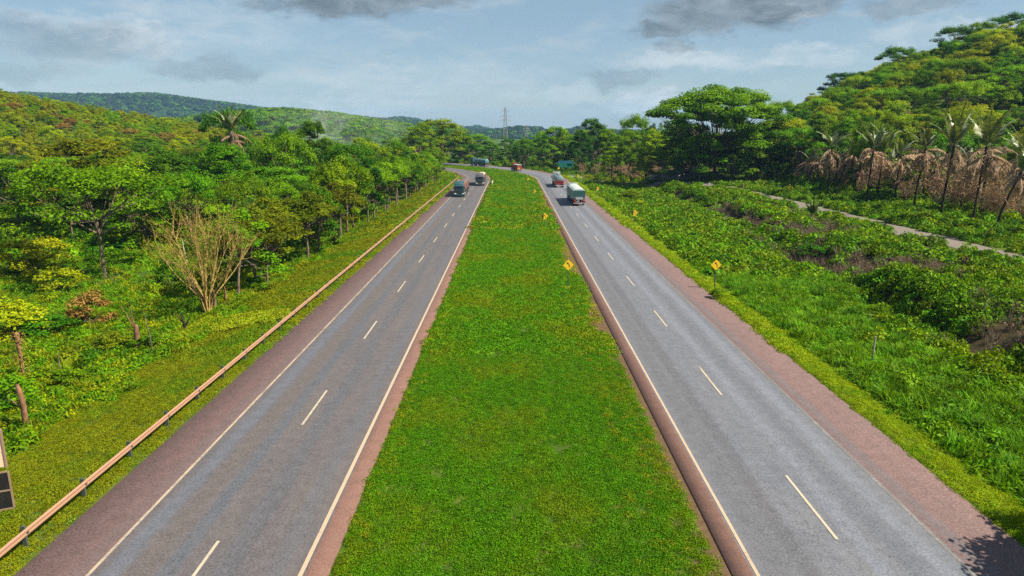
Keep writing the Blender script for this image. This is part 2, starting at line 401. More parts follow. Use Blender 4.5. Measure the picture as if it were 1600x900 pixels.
# ------------------------------------------------------------------ scattering of uncountable cover (kind stuff)
NP = [0]
def scatter(name, pts, protos, seed, smin=.8, smax=1.3, label=None, tilt=.12, idx=None, sc=None):
    r = np.random.default_rng(seed); n = len(pts); NP[0] += 1
    c = bpy.data.collections.new('cover_%d' % NP[0])
    for i, me in enumerate(protos):
        c.objects.link(bpy.data.objects.new('cover_%02d_%02d' % (NP[0], i), me))
    me = bpy.data.meshes.new(name); me.vertices.add(n); me.vertices.foreach_set('co', np.asarray(pts, np.float32).ravel())
    def fa(nm, typ, key, a): at = me.attributes.new(nm, typ, 'POINT'); at.data.foreach_set(key, np.asarray(a).ravel())
    s = (smin + (smax - smin) * r.random(n)) if sc is None else sc
    fa('sc', 'FLOAT', 'value', s.astype(np.float32))
    fa('ix', 'INT', 'value', (r.integers(0, len(protos), n) if idx is None else idx).astype(np.int32))
    fa('ro', 'FLOAT_VECTOR', 'vector', np.stack([r.normal(size=n) * tilt, r.normal(size=n) * tilt, r.random(n) * 6.283], 1).astype(np.float32))
    o = obj(name, me, None, kind='stuff', label=label)
    g = bpy.data.node_groups.new(name, 'GeometryNodeTree')
    g.interface.new_socket('Geometry', in_out='INPUT', socket_type='NodeSocketGeometry'); g.interface.new_socket('Geometry', in_out='OUTPUT', socket_type='NodeSocketGeometry')
    N = g.nodes; gi, go = N.new('NodeGroupInput'), N.new('NodeGroupOutput')
    ci = N.new('GeometryNodeCollectionInfo'); ci.inputs['Collection'].default_value = c
    ci.inputs['Separate Children'].default_value = True; ci.inputs['Reset Children'].default_value = True
    ip = N.new('GeometryNodeInstanceOnPoints'); ip.inputs['Pick Instance'].default_value = True
    def na(nm, typ): q = N.new('GeometryNodeInputNamedAttribute'); q.data_type = typ; q.inputs['Name'].default_value = nm; return q.outputs['Attribute']
    K = g.links.new
    K(gi.outputs[0], ip.inputs['Points']); K(ci.outputs[0], ip.inputs['Instance'])
    K(na('ix', 'INT'), ip.inputs['Instance Index']); K(na('ro', 'FLOAT_VECTOR'), ip.inputs['Rotation']); K(na('sc', 'FLOAT'), ip.inputs['Scale'])
    K(ip.outputs[0], go.inputs[0])
    md = o.modifiers.new('scatter', 'NODES'); md.node_group = g
    return o
def spread(x0, x1, y0, y1, dens, seed, keep=None, margin=4.):
    """random points at dens per square metre inside the camera's wedge"""
    r = np.random.default_rng(seed); n = int((x1 - x0) * (y1 - y0) * dens)
    x, y = x0 + (x1 - x0) * r.random(n), y0 + (y1 - y0) * r.random(n)
    m = np.abs(x) < .76 * (y * math.cos(PITCH) + 3.3) + margin
    x, y = x[m], y[m]
    if keep is not None: k = keep(x, y); x, y = x[k], y[k]
    return x, y
def with_z(x, y, dz=0.): return np.stack([x, y, th(x, y) + dz], 1)

#@@PART2@@
# ================================================================== THE SETTING
def soil_mat():
    m, t, out = material('ground_soil')
    pos = t.node('ShaderNodeNewGeometry').outputs['Position']
    a = t.noise(pos, .35, 6, .62).outputs[0]; b = t.noise(pos, 3.1, 5, .65).outputs[0]
    c = t.mix(t.ramp(a, .38, .64), (.035, .075, .010), (.075, .105, .014))
    c = t.mix(t.math('MULTIPLY', t.ramp(b, .5, .74), .75), c, (.12, .075, .04))
    sp = t.node('ShaderNodeSeparateXYZ'); t.l.new(pos, sp.inputs[0])
    e = t.math('MULTIPLY', t.ramp(t.math('ADD', sp.outputs[0], t.math('MULTIPLY', a, 8.)), 30, 37), t.ramp(sp.outputs[0], 54, 51))
    c = t.mix(t.math('MULTIPLY', e, .85), c, t.mix(b, (.018, .014, .010), (.085, .055, .038)))
    wx = t.math('ADD', sp.outputs[0], t.math('MULTIPLY', a, 1.6)); e2 = t.math('MULTIPLY', t.ramp(wx, 6.9, 7.6), t.ramp(sp.outputs[0], 8.2, 8.0))
    c = t.mix(e2, c, t.mix(b, (.05, .032, .018), (.16, .105, .06)))
    far = t.ramp(t.vmath('LENGTH', pos), 140, 330)
    c = t.mix(far, c, t.mix(b, (.035, .07, .010), (.06, .10, .014)))
    principled(t, out, c, .95, .05, 0, b, .7, .12); return m
def axis(lo, hi, f0, f1, step, g):
    a = list(np.arange(f0, f1, step)); s = step; x = a[-1]
    while x < hi: s *= g; x += s; a.append(x)
    s = step; x = a[0]; b = []
    while x > lo: s *= g; x -= s; b.append(x)
    return np.array(b[::-1] + a)
gx, gy = axis(-4200, 4200, -75, 80, 1.4, 1.055), axis(-50, 5600, -40, 150, 1.6, 1.04)
XX, YY = np.meshgrid(gx, gy); ZZ = th(XX.ravel(), YY.ravel())
nx, ny = len(gx), len(gy); I = np.arange(nx * ny).reshape(ny, nx)
obj('ground', np_mesh('ground', np.stack([XX.ravel(), YY.ravel(), ZZ], 1), np.stack([I[:-1, :-1], I[:-1, 1:], I[1:, 1:], I[1:, :-1]], -1).reshape(-1, 4), 4, soil_mat(), True), kind='structure')

def strip(name, prof, s0, s1, mat, step=3., smooth=False, path=None, **kw):
    """a sheet with the cross-section prof [(lateral, z)] swept along the road (or along path)"""
    s = np.linspace(s0, s1, max(2, int((s1 - s0) / step))); k = len(prof); V, uv = [], []
    for q in s:
        for l, z in prof: V.append(road_pt(l, q, z)); uv.append((l, q))
    J = np.arange(len(s) * k).reshape(len(s), k)
    me = np_mesh(name, V, np.stack([J[:-1, :-1], J[:-1, 1:], J[1:, 1:], J[1:, :-1]], -1).reshape(-1, 4), 4, mat, smooth)
    u = me.uv_layers.new(name='UVMap'); li = np.zeros(len(me.loops), np.int32); me.loops.foreach_get('vertex_index', li)
    u.data.foreach_set('uv', np.asarray(uv, np.float32)[li].ravel())
    return obj(name, me, None, **kw)
def asphalt(name, col, tint, dark, bands, grain=1.):
    m, t, out = material(name)
    uv = t.node('ShaderNodeTexCoord').outputs['UV']; pos = t.node('ShaderNodeNewGeometry').outputs['Position']
    streak = t.noise(t.scale(uv, (1.5, .025, 1)), 1., 5, .6).outputs[0]
    blot = t.noise(t.scale(uv, (.55, .12, 1)), 1., 6, .65, .5).outputs[0]
    g1 = t.noise(pos, 11., 4, .8).outputs[0]; g2 = t.noise(pos, 30., 2, .8).outputs[0]; g3 = t.noise(pos, 1.7, 5, .7).outputs[0]
    c = t.mix(t.ramp(blot, .36, .66), col, tint)
    sx = t.node('ShaderNodeSeparateXYZ'); t.l.new(uv, sx.inputs[0]); wob = t.math('ADD', sx.outputs[0], t.math('MULTIPLY', t.math('SUBTRACT', blot, .5), .7))
    for l, wd, cc, amt in bands:                           # the worn wheel paths and the grimy strips between
        f = t.ramp(t.math('ABSOLUTE', t.math('SUBTRACT', wob, l)), wd, wd * .25)
        c = t.mix(t.math('MULTIPLY', t.math('MULTIPLY', f, amt), t.math('ADD', .65, streak)), c, cc)
    c = t.mix(t.math('MULTIPLY', t.ramp(streak, .52, .78), .5), c, dark)
    gg = t.math('ADD', t.math('MULTIPLY', t.math('SUBTRACT', g1, .5), 1.7 * grain), t.math('ADD', t.math('MULTIPLY', t.math('SUBTRACT', g2, .5), 2.2 * grain), t.math('MULTIPLY', t.math('SUBTRACT', g3, .5), .75)))
    cc = t.vmath('MULTIPLY', c, t.node('ShaderNodeCombineXYZ').outputs[0]) if False else c
    vo = t.node('ShaderNodeTexVoronoi', feature='DISTANCE_TO_EDGE'); t.put(vo.inputs['Vector'], t.vmath('ADD', t.scale(uv, (1, .28, 1)), t.scale(t.noise(pos, .9, 4, .7).outputs['Color'], (1.6, 1.6, 0)))); vo.inputs['Scale'].default_value = .22
    crack = t.math('MULTIPLY', t.ramp(vo.outputs['Distance'], .010, .002), t.ramp(t.noise(uv, .13, 2).outputs[0], .50, .62))
    cc = t.mix(t.math('MULTIPLY', crack, .28), cc, tuple(.45 * q_ for q_ in dark))
    hs = t.node('ShaderNodeHueSaturation'); t.put(hs.inputs['Color'], cc); t.put(hs.inputs['Value'], t.math('ADD', 1.0, gg))
    principled(t, out, hs.outputs[0], .82, .25, 0, g1, .35, .02); return m
A_R = asphalt('pale_worn_asphalt', (0.106, 0.114, 0.139), (0.120, 0.123, 0.145), (0.081, 0.083, 0.097),
              [(9.4, .9, (0.094, 0.095, 0.109), .7), (10.4, .6, (0.083, 0.083, 0.097), .7), (13.1, .5, (0.130, 0.140, 0.175), .8), (14.2, .55, (0.094, 0.100, 0.123), .7), (15.2, .5, (0.132, 0.143, 0.177), .8)])
A_L = asphalt('brownish_worn_asphalt', (0.085, 0.079, 0.088), (0.099, 0.087, 0.090), (0.064, 0.065, 0.074),
              [(-14.0, .55, (0.091, 0.096, 0.119), .9), (-12.0, .5, (0.076, 0.081, 0.099), .8), (-13.0, .5, (0.093, 0.081, 0.081), .8), (-10.1, .6, (0.076, 0.078, 0.092), .7), (-8.2, .6, (0.085, 0.087, 0.103), .6)])
A_S = asphalt('reddish_shoulder_asphalt', (0.119, 0.078, 0.078), (0.132, 0.083, 0.082), (0.095, 0.068, 0.069), [(-15.2, .4, (0.109, 0.083, 0.085), .6), (16.7, .45, (0.109, 0.088, 0.095), .8)], 1.2)
A_S2 = asphalt('red_inner_shoulder_asphalt', (0.137, 0.075, 0.063), (0.149, 0.083, 0.067), (0.114, 0.065, 0.054), [], 1.)
S0, S1 = -30., 560.
strip('right_carriageway', [(8.42, 0), (12.3, .03), (16.22, 0)], S0, S1, A_R, kind='structure')
strip('right_shoulder', [(16.22, 0), (19.05, -.02), (19.12, -.14)], S0, S1, A_S, kind='structure')
strip('right_inner_shoulder', [(7.66, -.24), (7.68, 0), (8.42, 0)], S0, S1, A_S2, kind='structure')
strip('left_carriageway', [(-14.82, 0), (-11., .03), (-7.2, 0)], S0, S1, A_L, kind='structure')
strip('left_shoulder', [(-17.40, -.14), (-17.32, -.02), (-14.82, 0)], S0, S1, A_S, kind='structure')
strip('left_inner_shoulder', [(-7.2, 0), (-6.42, 0), (-6.40, -.2)], S0, S1, A_S2, kind='structure')
gm, t, out = material('shadow_toned_drain'); pos = t.node('ShaderNodeNewGeometry').outputs['Position']
principled(t, out, t.mix(t.noise(pos, 2., 4).outputs[0], (0.007, 0.006, 0.006), (0.029, 0.024, 0.020)), .9, .1)  # drain channel, its near-black colour includes the shadow below the shoulder's step
strip('drain', [(7.30, -.09), (7.34, -.22), (7.60, -.24), (7.655, -.235)], S0, 330, gm, kind='structure')
def line_mat(name, col, wear):
    m, t, out = material(name); pos = t.node('ShaderNodeNewGeometry').outputs['Position']
    n = t.noise(pos, 9., 6, .8).outputs[0]; n2 = t.noise(pos, .6, 4, .7).outputs[0]
    f = t.ramp(t.math('ADD', t.math('MULTIPLY', n, .62), t.math('MULTIPLY', n2, .48)), wear - .02, wear + .17)
    principled(t, out, t.mix(f, (0.128, 0.116, 0.110), col), .7, .3); return m
L_C, L_F, L_D = line_mat('cream_line_paint', (0.383, 0.290, 0.209), .36), line_mat('faded_line_paint', (0.278, 0.255, 0.232), .56), line_mat('dash_paint', (0.383, 0.331, 0.255), .38)
def zr(l): return .009 + .03 * max(0, 1 - abs(abs(l) - 11.65) / 3.9)
def ln(name, l, wd, mat): strip(name, [(l - wd, zr(l)), (l + wd, zr(l))], S0, S1, mat, kind='structure')
ln('edge_line', -14.74, .065, line_mat('cream_left_line', (0.348, 0.284, 0.215), .44)); ln('edge_line', -7.36, .08, L_C); ln('edge_line', 8.55, .065, L_C); ln('edge_line', 16.08, .07, L_F)
def dashes(l, start, gap, name):
    V, Fq = [], []
    for k in range(-3, 30):
        a = start + gap * k; n = len(V)
        if a > 440: break
        for q in (a - 5.0, a - 2.5, a): V += [road_pt(l - .06, q, zr(l) + .012), road_pt(l + .06, q, zr(l) + .012)]
        Fq += [(n, n + 1, n + 3, n + 2), (n + 2, n + 3, n + 5, n + 4)]
    obj(name, np_mesh(name, V, Fq, 4, L_D), None, kind='structure')
dashes(-11.03, 23.3, 15.6, 'dashed_line'); dashes(12.27, 28.4, 14.75, 'dashed_line')
# dirt track on the right
tm, t, out = material('gravel_track'); pos = t.node('ShaderNodeNewGeometry').outputs['Position']
n1, n2 = t.noise(pos, .5, 5, .6).outputs[0], t.noise(pos, 5., 4, .7).outputs[0]
c = t.mix(n1, (.12, .10, .09), (.20, .17, .155)); c = t.mix(t.ramp(n2, .45, .75), c, (.13, .11, .10)); principled(t, out, c, .95, .1, 0, n2, .6, .05)
V, Fq = [], []
P = spline(TRACK, 24)
for i, p in enumerate(P):
    d = P[min(i + 1, len(P) - 1)] - P[max(i - 1, 0)]; d /= np.hypot(*d); nn = np.array([d[1], -d[0]])
    wd = 2.6 * (1 + .12 * math.sin(i * .9) + .1 * math.sin(i * .37)) * (1.5 if p[1] > 198 else 1)
    for j in range(5):
        q = p + nn * wd * (j - 2) / 2; V.append((q[0], q[1], th1(*q) + .10 - .03 * abs(j - 2)))
J = np.arange(len(V)).reshape(-1, 5)
obj('dirt_track', np_mesh('dirt_track', V, np.stack([J[:-1, :-1], J[:-1, 1:], J[1:, 1:], J[1:, :-1]], -1).reshape(-1, 4), 4, tm, True), kind='structure')

# far hills: ridges measured from the skyline, at their own distances
def hill_mat(name, a, b, sc):
    m, t, out = material(name); pos = t.node('ShaderNodeNewGeometry').outputs['Position']; n = t.noise(pos, sc, 6, .7).outputs[0]
    principled(t, out, t.mix(t.ramp(n, .35, .65), a, b), 1., 0., 0, n, 1., 3.); return m
def hill(name, D, depth, prof, mat, amp):
    pxs = np.linspace(prof[0][0], prof[-1][0], 140); top = np.interp(pxs, [p[0] for p in prof], [p[1] for p in prof])
    zc = D * math.cos(PITCH); X = (pxs - 800) / F * zc * 1.0; Z = H + (208 - top) * zc / F * 1.02
    T = np.linspace(-1, 1.2, 40); V = []
    for q in T:
        k = math.cos(min(abs(q), 1) * math.pi / 2) ** 1.2 if abs(q) < 1 else 0
        y = D + q * depth; nz = vnoise(X, np.full_like(X, y), depth * .22) - .5
        z = Z * k * (1 + .0 * q) + nz * amp * min(1, 4 * (1 - min(abs(q), 1))) * (abs(q) > .08) * k - 3
        V.append(np.stack([X, np.full_like(X, y), z], 1))
    V = np.array(V); J = np.arange(V.shape[0] * V.shape[1]).reshape(V.shape[:2])
    obj(name, np_mesh(name, V.reshape(-1, 3), np.stack([J[:-1, :-1], J[:-1, 1:], J[1:, 1:], J[1:, :-1]], -1).reshape(-1, 4), 4, mat, True), kind='structure')
    return V
HM = hill_mat('far_wood', (.012, .03, .008), (.03, .055, .012), .05)
def cover_pts(V, n, seed, front=.62):
    r = np.random.default_rng(seed); a, b = V.shape[:2]; i = r.random(n) * (a * front - 1); j = r.random(n) * (b - 1.001)
    i0, j0 = i.astype(int), j.astype(int); u, v = (i - i0)[:, None], (j - j0)[:, None]
    return (V[i0, j0] * (1 - u) + V[i0 + 1, j0] * u) * (1 - v) + (V[i0, j0 + 1] * (1 - u) + V[i0 + 1, j0 + 1] * u) * v
def far_crown(name, mat, rad, n, leaf, seed, flat=.6):
    r = np.random.default_rng(seed); u = r.normal(size=(n, 3)); u /= np.linalg.norm(u, axis=1, keepdims=True); u[:, 2] = np.abs(u[:, 2])
    lob = 1 + .25 * np.sin(u[:, 0] * 5 + seed) * np.cos(u[:, 1] * 4); p = u * (r.random(n) ** .3)[:, None] * lob[:, None] * np.array([rad, rad, rad * flat]); p[:, 2] += rad * .35
    v_, f_, a_ = leaves(p, u + r.normal(size=(n, 3)) * .4, leaf, leaf * .75, seed); return np_mesh(name, v_, f_, 4, mat, False, {'v': a_})
FC = [far_crown('far_crown', LEAF[k], 6.5, 190, 1.7, 40 + i) for i, k in enumerate(['mid', 'dark', 'dark', 'mid', 'far', 'dark'])]
FC2 = [far_crown('far_crown', LEAF[k], 9, 60, 5.5, 60 + i) for i, k in enumerate(['far', 'far', 'far', 'dark'])]
hA = hill('hills', 900, 260, [(60, 208), (150, 203), (250, 194), (330, 187), (400, 177), (455, 175), (520, 182), (570, 190), (620, 196), (660, 203), (720, 208)], HM, 7)
hB = hill('hills', 2600, 700, [(-160, 190), (-40, 166), (60, 151), (130, 154), (200, 152), (250, 151), (330, 162), (420, 174), (520, 184), (620, 190), (680, 198), (740, 208)], HM, 24)
hC = hill('hills', 3700, 700, [(540, 208), (600, 192), (628, 186), (650, 187), (690, 197), (720, 200), (745, 200), (775, 206), (800, 208), (900, 205), (1000, 207)], HM, 24)
hD = hill('hills', 2100, 300, [(735, 209), (765, 206), (790, 203), (812, 201), (832, 204), (850, 207), (900, 206), (1000, 208)], HM, 20)
scatter('far_wood', cover_pts(hA, 3600, 1), FC, 1, .7, 1.35, 'tree crowns covering the middle hill behind the smoke')
scatter('far_wood', np.concatenate([cover_pts(hB, 5200, 2), cover_pts(hC, 2600, 3), cover_pts(hD, 1600, 4)]), FC2, 2, .7, 1.4, 'forest cover on the blue hills along the horizon')

# ================================================================== LOW GROWTH (uncountable)
def np_clump(mat, *a, **k): v_, f_, a_ = clump(*a, **k); return np_mesh('leaf_cushion', v_, f_, 4, mat, False, {'v': a_})
def np_tuft(mat, *a): v_, f_, a_ = tuft(*a); return np_mesh('grass_tuft', v_, f_, 4, mat, False, {'v': a_})
def cl3(m, s): return [np_clump(m, s + i, 130, .28, .14, .047, .028) for i in range(3)], [np_clump(m, s + 9 + i, 100, .46, .17, .095, .058) for i in range(3)], [np_clump(m, s + 19 + i, 100, .9, .26, .22, .14) for i in range(2)]
def carpet(name, m, s, x0, x1, keep, dens, label, ymax=310, y0=15, big=1.):
    near, mid, far = cl3(m, s)
    for protos, a, b, d in ((near, y0, 46, dens), (mid, 46, 110, dens * .42), (far, 110, ymax, dens * .13)):
        x, y = spread(x0, x1, a, b, d, s + int(a), keep); scatter(name, with_z(x, y, .01), protos, s + int(b), (.6 + .1 * (a > 46)) * big, 1.4 * big, label)
jag = lambda x, y, k=.3: (vnoise(x * 0 + 3, y, .8) - .5) * k * 2 + (vnoise(x * 0 + 9, y, 3.5) - .5) * k * 2
inlat = lambda a, b: (lambda x, y: (lat(x, y) > a) & (lat(x, y) < b))
def med(x, y): l = lat(x, y); return (l > -6.25 + jag(x, y, .10)) & (l < 7.22 - np.maximum(0, (vnoise(x * 0, y, 6) - .45)) * 2.4) & (vnoise(x, y, 1.1) + .3 * vnoise(x * .4, y, .5) > .22)
carpet('median_grass', G['median'], 100, -130, 8, med, 28, 'mown green grass covering the median strip between the carriageways', 330)
def medge(x, y):
    l = lat(x, y); r = rng.random(x.shape)
    return ((l > -6.42 + jag(x, y, .10)) & (l < -5.4) & (r < .45)) | ((l > 4.6) & (l < 7.3) & (r < (.25 + .55 * (l - 4.6) / 2.7) * (.35 + vnoise(x, y, 3.)))) | ((l > -6.4) & (l < 7) & (y > 105) & (r < .12))
carpet('median_edge_grass', G['edge'], 200, -130, 8, medge, 9, 'dry yellowish grass along the edges of the median', 330)
carpet('verge_grass', G['verge'], 300, 17, 24, lambda x, y: (lat(x, y) > 19.15 + jag(x, y, .035)) & (lat(x, y) < 21.7 + 1.2 * vnoise(x, y, 5)), 26, 'short yellow green grass strip beside the right shoulder', 300)
carpet('verge_grass', G['olive'], 400, -60, -16, lambda x, y: (lat(x, y) < -17.5 + jag(x, y, .05)) & (lat(x, y) > -25.5 - 4 * vnoise(x, y, 7)), 20, 'olive and yellow grass verge beside the guardrail', 300)
# right embankment
def emb(x, y): l = lat(x, y); return (l > 21.6) & (track_dist(x, y) > 2.5 + vnoise(x, y, 2.)) & (x < 70 + 30 * (y > 120))
W1 = [np_clump(G['lush'], 500 + i, 110, .55, .42, .17, .075, .35) for i in range(3)] + [np_tuft(G['lush'], 510 + i, 76, .62, .5, .032) for i in range(2)]
W2 = [np_clump(G['weed'], 520 + i, 130, .6, .75, .19, .12, .4) for i in range(4)] + [np_clump(G['lush'], 530, 120, .7, .5, .2, .1)]
W3 = [np_clump(G['weed'], 540 + i, 150, 1.1, 1.1, .36, .22, .45) for i in range(3)] + [np_clump(G['lush'], 545 + i, 150, 1.2, .9, .36, .22) for i in range(2)]
x, y = spread(21, 75, 14, 75, 5.5, 31, lambda x, y: emb(x, y) & (rng.random(x.shape) < np.where(lat(x, y) + 3 * (vnoise(x, y, 5) - .5) < bank(y) - .5, 1., (.04 + .96 * (gap(x, y) > .49)) * np.where(lat(x, y) < bank(y) + 3.2, .5, 1.))))
k = np.where(lat(x, y) + 4 * (vnoise(x, y, 6) - .5) < bank(y) - 1, rng.integers(0, 5, len(x)), 5 + rng.integers(0, 5, len(x)))
scatter('embankment_weeds', with_z(x, y), W1 + W2, 32, .5, 1.7, 'lush weeds and creepers covering the right embankment', .2, k)
x, y = spread(21, 120, 75, 215, 1.25, 33, lambda x, y: emb(x, y) & (rng.random(x.shape) < np.where(lat(x, y) < bank(y) - 1, 1., .05 + .95 * (gap(x, y) > .48))))
scatter('embankment_weeds', with_z(x, y), W3, 34, .6, 1.3, 'lush weeds farther along the right embankment', .2)
x, y = spread(24, 60, 18, 170, .42, 39, lambda x, y: emb(x, y) & (rng.random(x.shape) < np.where(lat(x, y) > bank(y) + 2, 1., .18)) & (gap(x, y) > .50)); scatter('embankment_bushes', with_z(x, y), [np_clump(G[k], 560 + i, 260, .95, 1.15, .24, .14, .45) for i, k in enumerate(['weed', 'lush', 'weed', 'weed'])], 40, .5, 1.25, 'low leafy bushes standing out of the embankment weeds', .15)
x, y = spread(19, 36, 16, 200, .9, 35, lambda x, y: (lat(x, y) > 20.6) & (lat(x, y) < 23.5) & (vnoise(x, y, 5) > .35))
scatter('verge_weeds', with_z(x, y), W1, 36, .3, .8, 'scattered weed cushions along the outer edge of the grass strip')
# dark bushes and brown twigs along the ridge of the embankment
TW = []
for i in range(3):
    r = np.random.default_rng(600 + i); ps = []
    for q in range(26):
        a = r.random() * 6.28; b = r.random() * .5; l = .5 + .7 * r.random(); e = np.array([math.cos(a) * (b + .5 * r.random()), math.sin(a) * (b + .5 * r.random()), l])
        s = np.array([math.cos(a) * b * .5, math.sin(a) * b * .5, 0]); ps.append(([s, (s + e) / 2 + r.normal(size=3) * .08, e], [.018, .012, .005]))
    tv, tf = tubes_np(ps, 3); lv, lf, la = clump(610 + i, 40, .7, .8, .13, .06)
    TW.append(merged('dry_twigs', [(tv, tf, None, M['bark']), (lv, lf, la, G['dry'])]))
ridge = lambda x, y: emb(x, y) & (np.abs(lat(x, y) - bank(y) - 5) < 7) & (gap(x, y) < .52)
x, y = spread(21, 75, 25, 140, .5, 37, ridge); scatter('dry_brush', with_z(x, y), TW, 38, .7, 1.5, 'dry brown twigs among the weeds on the embankment ridge')
# left field, meadow and undergrowth
U1 = [np_clump(G['lush'], 700 + i, 130, .7, .5, .2, .10, .4) for i in range(3)] + [np_clump(LEAF['yellow'], 710, 120, .7, .6, .2, .12), np_clump(LEAF['mid'], 711, 120, .7, .7, .2, .13), np_tuft(G['olive'], 712, 50, .7, .6, .05)]
U2 = [np_clump(LEAF[k], 720 + i, 210, 1.3, 1.5, .34, .22, .5) for i, k in enumerate(['mid', 'dark', 'bright', 'olive', 'mid'])]
x, y = spread(-75, -23, 18, 75, 3.6, 41, lambda x, y: lat(x, y) < -23 - 3 * vnoise(x, y, 5)); scatter('field_weeds', with_z(x, y), U1, 42, .45, 1.1, 'green weeds covering the field left of the guardrail')
x, y = spread(-120, -23, 75, 150, 1.3, 43, lambda x, y: lat(x, y) < -24 - 3 * vnoise(x, y, 5)); scatter('field_weeds', with_z(x, y), U1, 44, .6, 1.2, 'green weeds on the meadow behind the first trees')
x, y = spread(-62, -24, 26, 72, .12, 45, lambda x, y: (lat(x, y) < -25) & (vnoise(x, y, 8) > .50)); scatter('field_undergrowth', with_z(x, y), U2, 46, .35, .8, 'low bushes scattered over the left field')
x, y = spread(-120, -25, 86, 240, .10, 47, lambda x, y: lat(x, y) < -34 - 6 * (y < 100)); scatter('forest_undergrowth', with_z(x, y), U2, 48, .7, 1.7, 'bushes growing under the trees on the left')
x, y = spread(66, 190, 85, 330, .09, 49); scatter('forest_undergrowth', with_z(x, y), U2, 50, .5, 1.4, 'bushes growing under the trees on the right')
x, y = spread(59.5, 95, 60, 200, .9, 53, lambda x, y: track_dist(x, y) > 2.6); scatter('track_side_weeds', with_z(x, y), W3 , 54, .4, .9, 'green weeds between the dirt track and the palms')
x, y = spread(-130, 110, 215, 420, .07, 51, lambda x, y: (lat(x, y) > 20.5) & (track_dist(x, y) > 3.)); scatter('forest_undergrowth', with_z(x, y), U2, 52, .6, 1.5, 'bushes along the wood beyond the bend')
x, y = spread(-80, 20, 200, 330, .35, 55, lambda x, y: (lat(x, y) < -18.6) & (lat(x, y) > -24)); scatter('field_weeds', with_z(x, y), U1, 56, 1., 2., 'weeds on the inside of the bend')
bx, by = ground_at(345, 497); x, y = spread(bx - 6, bx + 7, by - 3, by + 3.5, 7, 57, lambda x, y: ((x - bx) / 6) ** 2 + ((y - by) / 2.6) ** 2 < .6 + .6 * vnoise(x, y, 2.))
scatter('bright_weeds', with_z(x, y, .22), [np_clump(leaf_mat('lime_weeds', (.20, .26, .006), (.30, .36, .010), .3), 730 + i, 90, .45, .25, .12, .08) for i in range(2)], 58, .7, 1.3, 'patch of lime yellow weeds at the foot of the golden bare tree')

# ================================================================== TREES
PROTO = []
def proto(h, w, seed, **kw):
    a, b, raw = tree_meshes(M['bark'], LEAF['mid'], seed=seed, h=h, w=w, **kw) if False else (None, None, None)
def add_proto(h, w, seed, bk='bark', **kw):
    a, b, raw = tree_meshes('tree', M[bk], LEAF['mid'], seed=seed, h=h, w=w, **kw); PROTO.append((a, b, raw, h, w, bk)); return len(PROTO) - 1
ROUND = [add_proto(10, 9, 1, base=.28, flat=.30, clumps=30, per=230), add_proto(10, 9, 2, base=.24, flat=.22, clumps=34, per=210), add_proto(11, 9, 3, base=.3, flat=.38, clumps=26, per=260)]
UMB = [add_proto(10, 13, 4, base=.5, flat=.78, clumps=30, per=230, lean=.5), add_proto(10, 12, 5, base=.42, flat=.70, clumps=34, per=220, lean=-.4), add_proto(10, 12, 6, base=.48, flat=.66, clumps=28, per=250, layers=2)]
TALL = [add_proto(14, 8, 7, base=.28, flat=.12, clumps=32, per=230), add_proto(14, 9, 8, base=.36, flat=.22, clumps=32, per=230, layers=3)]
ROW = [add_proto(9, 6.5, 9, base=.46, flat=.35, clumps=26, per=210, leaf=.28, trunk_r=.12), add_proto(9, 6, 10, base=.42, flat=.28, clumps=24, per=200, leaf=.28, trunk_r=.11, lean=.4), add_proto(9, 7, 12, base=.5, flat=.5, clumps=24, per=210, leaf=.28, trunk_r=.12, lean=-.3)]
GIANT = add_proto(30, 34, 15, base=.36, flat=.58, clumps=100, per=330, leaf=.74, trunk_r=.45, low=.38, csize=.98, cflat=.42)
BIG = [add_proto(20, 15, 21, base=.22, flat=.22, clumps=70, per=200, leaf=.5, trunk_r=.28, csize=.88, cflat=.62), add_proto(20, 15, 22, base=.26, flat=.32, clumps=62, per=220, leaf=.5, trunk_r=.28, csize=.88, cflat=.62)]
ADJ = {'dark': 'dark green', 'mid': 'green', 'bright': 'bright green', 'yellow': 'yellow green', 'olive': 'olive', 'rust': 'rusty brown'}
NT_ = [0]
def tree(x, y, h, wd, pi, key, label, group=None, cat='tree', name='broadleaf_tree', rz=None, bk=None):
    if h > 14.5 and pi != GIANT and pi not in UMB: pi = BIG[NT_[0] % 2]
    a, b, raw, ph, pw, _ = PROTO[pi]; r = random.random() * 6.28 if rz is None else rz
    e = empty(name, (x, y, th1(x, y) - .05), r, (wd / pw, wd / pw, h / ph), label=label, cat=cat, group=group)
    tr = obj('trunk', a, e); cr = obj('crown', b, e)
    cr.material_slots[0].link = 'OBJECT'; cr.material_slots[0].material = LEAF[key]
    if bk: tr.material_slots[0].link = 'OBJECT'; tr.material_slots[0].material = M[bk]
    NT_[0] += 1; TAKEN.append((x, y, wd)); return e
TAKEN = []
def hero(px, py, top, wpx, pi, key, label, group=None, name='broadleaf_tree', **kw):
    x, y = ground_at(px, py, -1.2 if px < 700 else .5); z = th1(x, y); s = px_of(x, y, z)[2]
    zt = z
    for _ in range(60):                                    # height that puts the top at its row
        zt += .5
        if px_of(x, y, zt)[1] <= top: break
    return tree(x, y, zt - z, wpx / s, pi, key, label, group, name=name, **kw)
def free(x, y, d): return all((x - a) ** 2 + (y - b) ** 2 > (d) ** 2 for a, b, _ in TAKEN)
